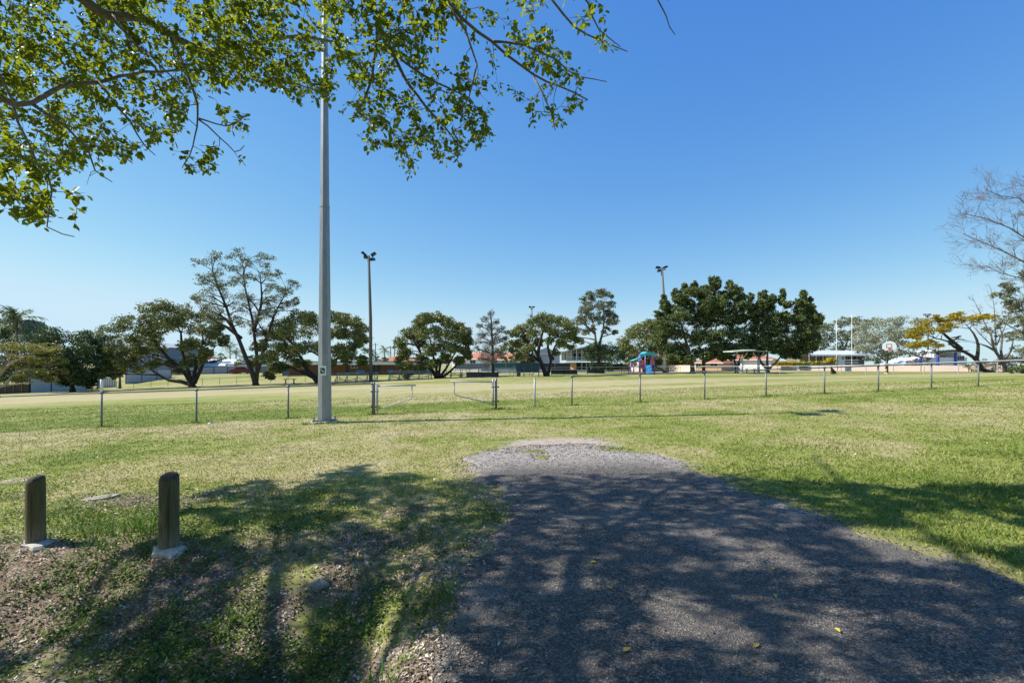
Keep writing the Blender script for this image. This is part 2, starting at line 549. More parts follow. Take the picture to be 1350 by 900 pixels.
def blades(X, Y, Z, h, w, lean, col):
    """one three-cornered bent blade per entry: 5 verts, quad + tip as two quads with a shared tip"""
    n = len(X); a = rng.random(n) * 2 * math.pi
    dx, dy = np.cos(a), np.sin(a)
    la = rng.random(n) * 2 * math.pi
    lx, ly = np.cos(la) * lean, np.sin(la) * lean
    base = np.stack([X, Y, Z - 0.008], 1)
    wv = np.stack([dx, dy, 0 * dx], 1) * w[:, None] * 0.5
    mid = base + np.stack([lx * h * 0.35, ly * h * 0.35, h * 0.6], 1)
    tip = base + np.stack([lx * h, ly * h, h * (1 - 0.25 * lean)], 1)
    V = np.stack([base - wv, base + wv, mid + wv * 0.8, mid - wv * 0.8, tip], 1).reshape(-1, 3)
    o = np.arange(n)[:, None] * 5
    F3 = np.concatenate([o + np.array([[0, 1, 2]]), o + np.array([[0, 2, 3]]), o + np.array([[3, 2, 4]])], 0)
    C = np.repeat(col, 5, 0)
    C[::5] *= 0.8; C[1::5] *= 0.8
    return V, F3, C

def turf_colour(straw, n):
    r = rng.random(n)
    s = np.clip(straw + (r - 0.5) * 0.75, 0, 1)[:, None]
    g = np.array([[0.165, 0.235, 0.034]]); y = np.array([[0.345, 0.36, 0.085]]); d = np.array([[0.50, 0.42, 0.22]])
    c = np.where(s < 0.5, g + (y - g) * s * 2, y + (d - y) * (s - 0.5) * 2)
    return c * (0.75 + 0.5 * rng.random((n, 1)))

# lawn
X, Y = scatter_xy(92000, 2.1, 27)
straw, dirt, lush = zones(X, Y)
tuft = sstep(0.50, 0.66, fbm(X * 1.6, Y * 1.6, 71)) * sstep(8.5, 5.5, Y)
keepp = rng.random(len(X)) < (1 - 0.95 * np.clip(dirt * 1.25 + .55 * sstep(5.2, 4.2, Y) * sstep(.2, -.6, X), 0, 1)) * (drive_sd(X, Y) < 0.03 + 0.7 * (rng.random(len(X)) ** 5) + 0.8 * sstep(7.6, 9.6, Y) * rng.random(len(X)) ** 2)
X, Y, straw, dirt, lush, tuft = [q[keepp] for q in (X, Y, straw, dirt, lush, tuft)]
nb = 4
X = np.repeat(X, nb); Y = np.repeat(Y, nb)
straw, dirt, lush, tuft = [np.repeat(q, nb) for q in (straw, dirt, lush, tuft)]
sp = 0.012 + 0.006 * Y
X = X + rng.normal(0, 1, len(X)) * sp; Y = Y + rng.normal(0, 1, len(Y)) * sp
h = (0.018 + 0.022 * rng.random(len(X))) * (1 + 0.9 * tuft + 0.5 * lush * vnoise(X * 2, Y * 2, 5)) * (1 + 0.02 * Y)
w = (0.0042 + 0.0010 * Y) * (0.7 + 0.6 * rng.random(len(X)))
col = turf_colour(np.clip(straw * 0.95 - 0.3 * tuft, 0, 1), len(X))
V, F, C = blades(X, Y, ground_z(X, Y), h, w, 0.5 + 0.7 * rng.random(len(X)), col)
tag(np_mesh("grass", V, F, m_tint, colors=C, kind="stuff"), "short patchy grass blades covering the verge either side of the driveway", "grass")

# a few longer bright clumps (by the posts, by the driveway edge, along the fence feet)
cl_ = []
for (px, Y_, n, hh, sr) in ((165, 5.1, 70, .16, .22), (185, 5.0, 80, .17, .2), (150, 4.75, 70, .15, .2), (120, 5.4, 60, .12, .2), (200, 4.95, 60, .15, .15), (95, 5.3, 50, .10, .2),
                      (580, 3.35, 45, .20, .10), (500, 2.62, 25, .22, .08), (300, 3.5, 40, .12, .12), (232, 3.75, 45, .13, .10), (460, 3.9, 50, .11, .2), (520, 4.4, 60, .10, .3),
                      (1060, 8.6, 90, .10, .5), (1110, 8.3, 60, .10, .4), (1280, 4.6, 90, .09, .5), (1230, 5.0, 90, .09, .5), (1320, 4.3, 90, .09, .4)):
    c0 = gp(px, Y_)
    x = c0.x + rng.normal(0, sr, n); y = c0.y + rng.normal(0, sr * .7, n)
    cl_.append((x, y, hh * (.6 + .6 * rng.random(n)), .006 + .0008 * y))
for px in (134, 259, 380, 493, 499, 653, 656, 705, 754, 844, 929, 1010, 1087, 1158, 1228, 1290):
    c0 = fpt(px); n = 60
    cl_.append((c0.x + rng.normal(0.06, .2, n), c0.y + rng.normal(0, .10, n), .05 + .08 * rng.random(n), np.full(n, .018)))
c0 = gp(428, 14.7)
cl_.append((c0.x + rng.uniform(-.5, .9, 120), c0.y - .42 + rng.normal(0, .05, 120), .06 + .07 * rng.random(120), np.full(120, .016)))
X, Y, h, w = [np.concatenate([c[i] for c in cl_]) for i in range(4)]
g = rng.random((len(X), 1))
col = np.array([[0.075, 0.17, 0.018]]) * (1 - g) + np.array([[0.17, 0.27, 0.04]]) * g
V, F, C = blades(X, Y, ground_z(X, Y), h, w, 0.5 + 0.6 * rng.random(len(X)), col)
tag(np_mesh("grass_clumps", V, F, m_tint, colors=C, kind="stuff"), "longer bright green grass clumps round the posts and along the fence foot", "grass")

def flat_leaves(X, Y, Z, L, W, tilt, col, curl=0.25):
    n = len(X); a = rng.random(n) * 2 * math.pi
    u = np.stack([np.cos(a), np.sin(a), rng.normal(0, tilt, n)], 1)
    u /= np.linalg.norm(u, axis=1)[:, None]
    v = np.stack([-np.sin(a), np.cos(a), rng.normal(0, tilt, n)], 1)
    nn = np.cross(u, v)
    c = np.stack([X, Y, Z], 1)
    L = L[:, None]; W = W[:, None]; k = curl * W * rng.random((n, 1))
    p = [c - u * L / 2, c - u * L * .1 + v * W / 2 + nn * k, c + u * L / 2, c - u * L * .1 - v * W / 2 + nn * k]
    V = np.stack(p, 1).reshape(-1, 3)
    o = np.arange(n)[:, None] * 4
    F = np.concatenate([o + np.array([[0, 1, 2]]), o + np.array([[0, 2, 3]])], 0)
    return V, F, np.repeat(col, 4, 0)

# weeds: low rosettes and creepers on the bank
X, Y = scatter_xy(36000, 2.05, 7.5)
ok = (X < np.interp(Y, DY, DL) + .05) & (rng.random(len(X)) < (.08 + .92 * sstep(0.38, 0.58, fbm(X * 1.8, Y * 1.8, 81))) * sstep(7.5, 4.6, Y))
X, Y = X[ok], Y[ok]
k = 9
hh = np.repeat(0.012 + 0.075 * rng.random(len(X)) ** 2, k) * rng.random(len(X) * k)
tone = np.repeat(rng.random(len(X)), k)
X = np.repeat(X, k) + rng.normal(0, .035, len(X) * k); Y = np.repeat(Y, k) + rng.normal(0, .03, len(Y) * k)
n = len(X)
g = np.clip(tone + rng.normal(0, .2, n), 0, 1)[:, None]
col = np.array([[0.045, 0.105, 0.014]]) * (1 - g) + np.array([[0.17, 0.24, 0.035]]) * g
V, F, C = flat_leaves(X, Y, ground_z(X, Y) + 0.008 + hh, .014 + .026 * rng.random(n) ** 2, .010 + .018 * rng.random(n) ** 2, .45, col)
tag(np_mesh("weeds", V, F, m_tint, colors=C, kind="stuff"), "low leafy weeds creeping over the littered earth bank at the bottom left", "weeds")

# fallen leaf litter
X, Y = scatter_xy(130000, 2.05, 9.5)
st_, di_, _l = zones(X, Y)
inl = X < np.interp(Y, DY, DL) + .1 + .8 * rng.random(len(X)) ** 5
ok = inl & (rng.random(len(X)) < np.clip(di_ * 1.0 + .10 * sstep(9, 5, Y), 0, 1))
X, Y = X[ok], Y[ok]; n = len(X)
pal = np.array([[.46, .37, .27], [.32, .23, .15], [.56, .48, .39], [.16, .10, .065], [.40, .36, .31], [.62, .56, .48], [.10, .07, .05], [.50, .41, .32]])
col = pal[rng.integers(0, len(pal), n)] * (.6 + .6 * rng.random((n, 1)))
V, F, C = flat_leaves(X, Y, ground_z(X, Y) + .006 + .010 * rng.random(n), .012 + .030 * rng.random(n), .007 + .014 * rng.random(n), .35, col, .5)
tag(np_mesh("leaf_litter", V, F, m_litter, colors=C, kind="stuff"), "dry brown leaf litter strewn over the bank on the left", "leaf litter")

# sparse litter specks on the lit verge and yellow leaves on the driveway
X, Y = scatter_xy(2600, 5.5, 15)
ok = (drive_sd(X, Y) < -.1) & (rng.random(len(X)) < .25 + .75 * (X < 0)); X, Y = X[ok], Y[ok]; n = len(X)
col = np.array([[.55, .48, .36], [.42, .34, .24], [.30, .2, .12]])[rng.integers(0, 3, n)] * (.7 + .5 * rng.random((n, 1)))
V, F, C = flat_leaves(X, Y, ground_z(X, Y) + .03, .03 + .03 * rng.random(n), .02 + .015 * rng.random(n), .3, col)
tag(np_mesh("scattered_leaves", V, F, m_litter, colors=C, kind="stuff"), "scattered tan leaves lying in the sunlit grass", "fallen leaves")

# loose stone chips on the driveway
X = np.empty(0); Y = np.empty(0)
X, Y = scatter_xy(36000, 2.1, 9.6, 1.0, lambda y: np.interp(y, DY, DL) - .12, lambda y: np.interp(y, DY, DR) + .10)
ok = rng.random(len(X)) < (.22 + .78 * sstep(.6, .0, drive_sd(X, Y)) + .4 * sstep(6.5, 9, Y)); X, Y = X[ok], Y[ok]
n = len(X); r = (.0022 + .0045 * rng.random(n) ** 2.5) * (1 + .10 * Y)
zz = np.maximum(drive_z(X, Y), ground_z(X, Y) - .05 * sstep(.1, .5, drive_sd(X, Y))) + r * .35
oct_ = np.array([[1, 0, 0], [0, 1, 0], [-1, 0, 0], [0, -1, 0], [0, 0, .75], [0, 0, -.6]])
jit = 1 + .35 * rng.normal(0, 1, (n, 6, 1)).clip(-1, 1)
a = rng.random(n) * 6.28; ca, sa = np.cos(a), np.sin(a)
O = oct_[None] * jit * r[:, None, None]
Ox = O[..., 0] * ca[:, None] - O[..., 1] * sa[:, None] + X[:, None]; Oy = O[..., 0] * sa[:, None] + O[..., 1] * ca[:, None] + Y[:, None]
V = np.stack([Ox, Oy, O[..., 2] + zz[:, None]], -1).reshape(-1, 3)
f0 = np.array([[0, 1, 4], [1, 2, 4], [2, 3, 4], [3, 0, 4], [1, 0, 5], [2, 1, 5], [3, 2, 5], [0, 3, 5]])
F = (np.arange(n)[:, None, None] * 6 + f0[None]).reshape(-1, 3)
gcol = (.035 + .20 * rng.random(n) ** 2.2)[:, None] * np.array([[1.0, .94, .87]]) * (1 + .1 * rng.normal(0, 1, (n, 3)))
tag(np_mesh("gravel", V, F, m_litter, colors=np.repeat(np.clip(gcol, .03, .8), 6, 0), kind="stuff"), "loose grey stone chips lying on the worn driveway", "gravel")
# ------------------------------------------------------------------ small things lying near the camera
def rock(name, label, cat, px, Y, rx, ry, rz, mat, group=None):
    c = gp(px, Y); m = MB(); m.ball((0, 0, rz * .05), rx, ry, rz, 14, 8, .13)
    o = m.build(name, mat, smooth=False); o.location = c; o.rotation_euler = (0, 0, random.random() * 3)
    return tag(o, label, cat, group)
stone_m = simple("pale_stone", (0.30, 0.265, 0.22), 0.9, 0, .4, 14, bmp=.5)
rock("rock", "pale rounded rock half sunk in the weeds between the bollards and the driveway", "rock", 421, 3.92, .085, .06, .055, stone_m)
rock("rock", "small angular grey stone on the dark litter at the bottom of the picture", "rock", 418, 2.86, .05, .03, .022, stone_m)
rock("stone", "little white stone in the grass beside the second fence post from the left", "stone", 277, 15.5, .07, .06, .05, simple("white_stone", (.7, .68, .62), .8))
m = MB(); m.tube([(0, 0, 0), (0, 0, .012)], [.038, .034], 16)
lid = m.build("plastic_lid", simple("white_plastic", (.75, .77, .76), .35, 0, .05, 3, bmp=0)); c = gp(78, 3.1)
lid.location = c + Vector((0, 0, .018)); lid.rotation_euler = (.25, .1, 0)
tag(lid, "small round white plastic lid dropped in the leaf litter", "lid")
c = gp(133, 6.35)
m = MB(); pts = [(-.20, -.06, 0), (-.06, -.12, 0), (.13, -.07, 0), (.2, .06, 0), (.05, .10, 0), (-.15, .06, 0)]
m.prism(pts, (0, 0, .035))
o = m.build("concrete_slab", simple("weathered_slab", (.33, .29, .24), .9, 0, .35, 12, bmp=.5, bscale=50), bevel=.008); o.location = c + Vector((0, 0, -.012)); o.rotation_euler = (.05, -.04, .3)
tag(o, "broken flat piece of pale concrete set in bare earth behind the bollards", "concrete slab")
yl = simple("yellow_leaf", (.42, .34, .05), .6, 0, .2, 10, bmp=0)
leaf0 = None
for i, (px, py) in enumerate(((782, 753), (832, 802), (826, 871), (1019, 767), (1022, 804), (1104, 855), (1280, 822), (940, 706), (804, 787), (997, 872), (1137, 709), (1290, 707), (690, 712))):
    Y = 1.62 * FOC / (py - HZP); x = (px - CXP) / FOC * Y
    loc = (x, Y, float(max(drive_z(np.array([x]), np.array([Y]))[0], gz(x, Y) - .05)) + .010)
    if leaf0 is None:
        m = MB(); m.add([(0, -.035, 0), (.02, -.008, .008), (.012, .02, .006), (0, .038, .002), (-.012, .02, .008), (-.02, -.008, .012), (0, 0, 0)],
                        [(0, 1, 6), (1, 2, 6), (2, 3, 6), (3, 4, 6), (4, 5, 6), (5, 0, 6)])
        leaf0 = m.build("fallen_leaf", yl); o = leaf0
        tag(o, "single yellow leaf fallen on the shaded grey driveway", "leaf", "yellow leaves fallen on the driveway")
    else:
        o = leaf0.copy(); COL.objects.link(o)
    o.scale = (.72, .72, .72); o.location = loc; o.rotation_euler = (random.uniform(-.2, .2), random.uniform(-.2, .2), random.random() * 6.28)

# ------------------------------------------------------------------ timber bollards
m_boll, nt, b = new_mat("treated_post")
v = objco(nt, (14, 14, 1.0))
grain = noise(nt, 3.0, 6, .65, v, .6)
sepz = N(nt, "ShaderNodeSeparateXYZ"); tc = N(nt, "ShaderNodeTexCoord"); nt.links.new(tc.outputs["Object"], sepz.inputs[0])
lo = ramp(nt, grain, [(.3, (.058, .050, .019)), (.55, (.115, .099, .038)), (.8, (.21, .175, .085))])
hi = ramp(nt, grain, [(.3, (.11, .088, .05)), (.6, (.22, .18, .11)), (.8, (.33, .27, .17))])
zf = ramp(nt, sepz.outputs[2], [(0.02, g3(1)), (0.22, g3(0))])
nt.links.new(mixc(nt, zf, lo, hi), b.inputs["Base Color"])
b.inputs["Roughness"].default_value = .9
bump(nt, b, grain, .6, .01)
m_btop = simple("weathered_end_grain", (.075, .062, .045), .95, 0, .5, 40, bmp=.5)
def bollard(px, Y, rad, hgt, label, tilt, split):
    c = gp(px, Y)
    t = thing("timber_bollard", label, "bollard", c, 0.0, "timber bollards on the verge")
    n = 84; m = MB(); rings = [(-.15, 1.0), (0, 1.0), (.2, .995), (hgt * .6, .985), (hgt - .03, .98), (hgt - .006, .955)]
    vs = []
    for z, k in rings:
        for i in range(n):
            a = 2 * math.pi * i / n
            rr = rad * k * (1 + .012 * math.sin(3 * a + 1) + .008 * math.sin(7 * a))
            d = abs((a - split + math.pi) % (2 * math.pi) - math.pi)
            if d < .05 and z < hgt * .8:
                rr *= .84
            zz = z + (tilt[0] * math.cos(a) + tilt[1] * math.sin(a)) * rad if z > hgt * .8 else z
            vs.append((rr * math.cos(a), rr * math.sin(a), zz))
    fs = [(r * n + i, r * n + (i + 1) % n, (r + 1) * n + (i + 1) % n, (r + 1) * n + i) for r in range(len(rings) - 1) for i in range(n)]
    m.add(vs, fs); m.build("post", m_boll, t, smooth=True)
    m = MB(); z0 = hgt - .007
    vs = []
    for k, dz in ((.953, 0), (.82, .026), (.45, .046)):
        for i in range(n):
            a = 2 * math.pi * i / n; rr = rad * k
            vs.append((rr * math.cos(a), rr * math.sin(a), z0 + dz + (tilt[0] * math.cos(a) + tilt[1] * math.sin(a)) * rr + random.uniform(-.001, .001)))
    vs.append((0, 0, z0 + .050))
    fs = [(r * n + i, r * n + (i + 1) % n, (r + 1) * n + (i + 1) % n, (r + 1) * n + i) for r in range(2) for i in range(n)]
    fs += [(2 * n + i, 2 * n + (i + 1) % n, 3 * n) for i in range(n)]
    m.add(vs, fs); m.build("end_grain", m_btop, t, smooth=True)
    m = MB(); k = 18; vs = []
    for z, q in ((-.12, 1.05), (-.018, 1.05), (.004, .92), (.018, .5)):
        for i in range(k):
            a = 2 * math.pi * i / k; e = 1 + .20 * math.sin(2 * a + px) + .16 * math.sin(5 * a) + random.uniform(-.05, .05)
            vs.append((rad * 2.1 * q * e * math.cos(a) + .02, rad * 1.8 * q * e * math.sin(a), z + random.uniform(0, .006)))
    fs = [(r * k + i, r * k + (i + 1) % k, (r + 1) * k + (i + 1) % k, (r + 1) * k + i) for r in range(3) for i in range(k)] + [tuple(3 * k + i for i in range(k))]
    m.add(vs, fs); m.build("concrete_footing", concrete, t)
    return t
bollard(47, 4.77, .076, .615, "timber bollard nearer the left edge of the picture, with a slanted weathered top", (.18, .16), 5.05)
bollard(223, 4.56, .083, .665, "timber bollard with a long vertical split down its front, nearer the driveway", (0.02, .22), 5.27)

# ------------------------------------------------------------------ pipe fence, gates and lone post along the field
FH = 1.08
def rail_pts(pxs, dz=0.0, first=None):
    out = []
    for px in pxs:
        p = fpt(px); out.append(p + Vector((0, 0, FH + dz)))
    return out
def fence(label, pxs, x_lo, x_hi, tall=None):
    o0 = fpt(pxs[0])
    t = thing("pipe_fence", label, "fence", o0, 0, "steel pipe fence sections round the playing field")
    for px in pxs:
        p = fpt(px) - o0; h = FH - .02
        m = MB(); m.tube([p + Vector((0, 0, -.2)), p + Vector((0, 0, h))], .029, 10)
        m.build("post", galv, t, smooth=True)
        m = MB(); m.tube([p + Vector((-.05, 0, FH)), p + Vector((.05, .009, FH))], .038, 10)
        m.build("rail_clamp", galv, t, smooth=True)
    pts = []
    xs_ = sorted([fpt(px).x for px in pxs if x_lo <= fpt(px).x <= x_hi] + [x_lo, x_hi])
    for x in xs_:
        y = FY0 + FK * x
        pts.append(Vector((x, y, gz(x, y) + FH)) - o0)
    m = MB(); m.tube(pts, .024, 10)
    m.build("rail", galv, t, smooth=True)
    if tall is not None:
        p = fpt(tall) - o0
        m = MB(); m.tube([p + Vector((0, 0, FH + .02)), p + Vector((0, 0, FH + .42))], .036, 10)
        e = m.build("post_extension", white_paint, t, smooth=True); e["label"] = "white post end standing above the rail"
    return t
LPX = [-125, -2.6, 134, 259, 380, 491]
fence("galvanised pipe fence on the left, running behind the tall pole to the gate", LPX, fpt(-240).x, fpt(490).x, 134)
RPX = [754, 844, 929, 1010, 1087, 1158, 1228, 1290, 1354, 1412]
fence("galvanised pipe fence on the right, rising away from the lone post", RPX, fpt(753).x, fpt(1470).x)
p = fpt(705)
m = MB(); m.tube([(0, 0, -.2), (0, 0, 1.06)], .034, 10); m.tube([(0, 0, 1.06), (0, 0, 1.10)], [.036, .02], 10)
o = m.build("fence_post", galv_pale, smooth=True); o.location = p
tag(o, "lone steel post standing in the gap right of the open gate", "post")

def gate(label, px_h, px_e, sgn):
    b0 = fpt(px_h); e = fpt(px_e); L = (e - b0).length
    d = (e - b0); d.z = 0; d.normalize()
    t = thing("pipe_gate", label, "gate", b0, 0, "pair of swinging pipe gates")
    U = Vector((0, 0, 1)); top = .985
    m = MB(); m.tube([U * -.2, U * 1.12], .042, 12); m.build("gate_post", galv, t, smooth=True)
    hp = d * .11
    m = MB(); m.tube([hp + U * .12, hp + U * 1.08], .034, 10); m.build("hinge_stile", galv_pale, t, smooth=True)
    for z in (.80, .28):
        m = MB(); m.bar(d * -.08 + U * z, d * .17 + U * z, .055, .03); m.ball(d * -.085 + U * z, .03); m.build("hinge", dark_metal, t)
    z1 = top - .0
    m = MB(); m.tube([hp + U * z1, d * (L + .09) + U * (z1 + .02)], .026, 10); m.build("top_rail", galv_pale, t, smooth=True)
    drop = d * (L - .05)
    m = MB(); m.tube([drop + U * z1, drop + U * .62, drop - d * .02 + U * .56, drop - d * .10 + U * .51, hp + d * .02 + U * .19], .019, 9)
    m.build("brace", galv_pale, t, smooth=True)
    return t
gate("left leaf of the open pipe gate, hinged beside the fence end", 493, 545, 1)
gate("right leaf of the open pipe gate, its pale brace running down to the right", 654, 597, -1)

# ------------------------------------------------------------------ the tall octagonal floodlight pole in front
PB = gp(428, 14.7)
PH = 15.0
t = thing("floodlight_pole", "tall galvanised octagonal pole on a concrete plinth, cutting through the overhanging leaves", "light pole", PB)
m_pole, nt, b = new_mat("pole_galvanised")
v = objco(nt, (1, 1, .15)); f = noise(nt, 14, 6, .7, v)
nt.links.new(ramp(nt, f, [(.3, (.21, .225, .23)), (.7, (.34, .355, .36))]), b.inputs["Base Color"])
b.inputs["Metallic"].default_value = .35; b.inputs["Roughness"].default_value = .5
bump(nt, b, noise(nt, 90, 3, .6, v), .08, .005)
ph = 0.0
def octo(z0, z1, r0, r1, name, mat, parent):
    m = MB(); m.tube([(0, 0, z0), (0, 0, z1)], [r0, r1], 8, True, ph); return m.build(name, mat, parent)
r_at = lambda z: .215 + (.06 - .215) * z / PH
octo(.10, 6.52, r_at(.1), r_at(6.52), "lower_shaft", m_pole, t)
octo(6.35, PH, r_at(6.35) + .006 - .012, r_at(PH), "upper_shaft", m_pole, t)
octo(6.50, 6.56, r_at(6.5) + .008, r_at(6.56) + .008, "joint_collar", m_pole, t)
m = MB(); pts = [(.40 * math.cos(a) * 1.05, .34 * math.sin(a), -.2) for a in [2 * math.pi * (i + .5) / 8 for i in range(8)]]
m.prism(pts, (0, 0, .26)); m.build("concrete_plinth", concrete, t, bevel=.02)
m = MB(); m.box(-.27, .27, -.27, .27, .06, .095); m.build("base_plate", galv, t, bevel=.004)
for sx in (-1, 1):
    for sy in (-1, 1):
        m = MB(); m.tube([(sx * .23, sy * .23, .09), (sx * .23, sy * .23, .19)], .02, 6); m.build("anchor_bolt", galv, t)
yf = -r_at(1.58)
m = MB(); m.box(-.085, .125, yf - .018, yf - .006, 1.44, 1.72)
sg = m.build("sign_plate", white_paint, t); sg["label"] = "small white sign with a dark picture panel"
m = MB(); m.box(-.045, .085, yf - .024, yf - .0185, 1.49, 1.66)
m.build("sign_picture", simple("sign_picture_print", (.03, .06, .06), .5, 0, .5, 30, bmp=0), sg)
m = MB(); m.add([(-.035, yf - .0255, 1.62), (-.02, yf - .0255, 1.63), (.065, yf - .0255, 1.53), (.05, yf - .0255, 1.51)], [(0, 1, 2, 3)]); m.build("sign_stroke", white_paint, sg)
# cross arm with floodlights at the top (out of frame; their shadows lie on the verge to the right)
m = MB(); m.bar((0, -.55, PH - .1), (0, .55, PH - .1), .09); m.build("cross_arm", galv, t)
m = MB(); m.bar((0, -.6, PH - 1.15), (0, .3, PH - 1.15), .09); m.build("cross_arm", galv, t)
for (x, y, z) in ((-.05, .35, 0), (-.05, -.45, -1.05)):
    m = MB()
    m.prism([(x - .24, y - .28, PH + z - .1), (x + .22, y - .28, PH + z - .1), (x + .20, y + .26, PH + z + .02), (x - .22, y + .26, PH + z + .02)], (0, .04, .26))
    m.build("floodlight", dark_metal, t)
# ------------------------------------------------------------------ trees round the field
FOL = {
    "olive": foliage("olive_leaves", (0.072, 0.105, 0.036), (0.168, 0.192, 0.050), (0.395, 0.385, 0.105), .22),
    "dark": foliage("dark_leaves", (0.034, 0.063, 0.028), (0.074, 0.122, 0.038), (0.198, 0.260, 0.082), .18),
    "fig": foliage("fig_leaves", (.052, .074, .028), (.132, .172, .055), (.30, .33, .115), .32, rough=.5, spec=.25),
    "grey": foliage("grey_green_leaves", (0.091, 0.107, 0.058), (0.178, 0.198, 0.103), (0.328, 0.348, 0.188), .22),
    "silver": foliage("silvery_leaves", (0.162, 0.179, 0.114), (0.327, 0.349, 0.223), (0.540, 0.553, 0.392), .3),
    "brown": foliage("brownish_needles", (0.067, 0.066, 0.048), (0.140, 0.128, 0.090), (0.264, 0.231, 0.165), .15),
    "yolive": foliage("yellow_olive_leaves", (0.105, 0.124, 0.031), (0.298, 0.288, 0.070), (0.510, 0.466, 0.127), .3),
    "gold": foliage("golden_leaves", (0.100, 0.085, 0.008), (0.380, 0.290, 0.012), (0.620, 0.470, 0.030), .3),
    "palm": foliage("palm_leaves", (0.045, 0.072, 0.040), (0.127, 0.181, 0.088), (0.336, 0.420, 0.235), .22),
    "hedge": foliage("croton_leaves", (0.160, 0.130, 0.010), (0.480, 0.370, 0.020), (0.720, 0.560, 0.040), .25),
    "bush": foliage("green_bush_leaves", (0.028, 0.049, 0.014), (0.084, 0.140, 0.035), (0.210, 0.280, 0.077), .22),
}

def leaf_quads(c, size, rg, up=.35, asp=.55):
    """bent diamond leaf sprays at centres c"""
    n = len(c)
    d = rg.normal(0, 1, (n, 3)); d /= np.linalg.norm(d, axis=1)[:, None] + 1e-9
    q = rg.normal(0, 1, (n, 3)); q[:, 2] *= (1 - up)
    w = np.cross(d, q); w /= np.linalg.norm(w, axis=1)[:, None] + 1e-9
    nn = np.cross(d, w)
    s = (size * (.6 + .8 * rg.random(n)))[:, None]
    k = s * .12
    V = np.stack([c - d * s / 2, c + w * s * asp / 2 + nn * k, c + d * s / 2, c - w * s * asp / 2 + nn * k], 1).reshape(-1, 3)
    F = np.arange(n * 4).reshape(n, 4)
    return V, F

def crown_points(clumps, per, rg, sub=.36, flat=1.0, shell=.75):
    """clumps: array (x,y,z,rx,ry,rz); leaves gather in sprays round random points of every clump"""
    C = []; T = []
    for (x, y, z, rx, ry, rz) in clumps:
        k = max(5, int(per / 26))
        d = rg.normal(0, 1, (k, 3)); d /= np.linalg.norm(d, axis=1)[:, None]
        rad = (shell + (1 - shell) * rg.random(k)) * np.where(rg.random(k) < .25, rg.random(k), 1)
        sc_ = np.array([rx, ry, rz])
        s = np.array([x, y, z]) + d * rad[:, None] * sc_
        m = max(4, int(per / k))
        p = np.repeat(s, m, 0) + rg.normal(0, sub * .55, (k * m, 3)) * sc_ * np.array([1, 1, .75 * flat])
        C.append(p)
        T.append(np.clip(np.repeat(rg.random(k) * .5 + .22, m) + rg.normal(0, .2, k * m), 0, 1))
    return np.concatenate(C), np.concatenate(T)

def bez(a, b, c, n):
    return [a * ((1 - t) ** 2) + b * (2 * t * (1 - t)) + c * (t * t) for t in [i / (n - 1) for i in range(n)]]

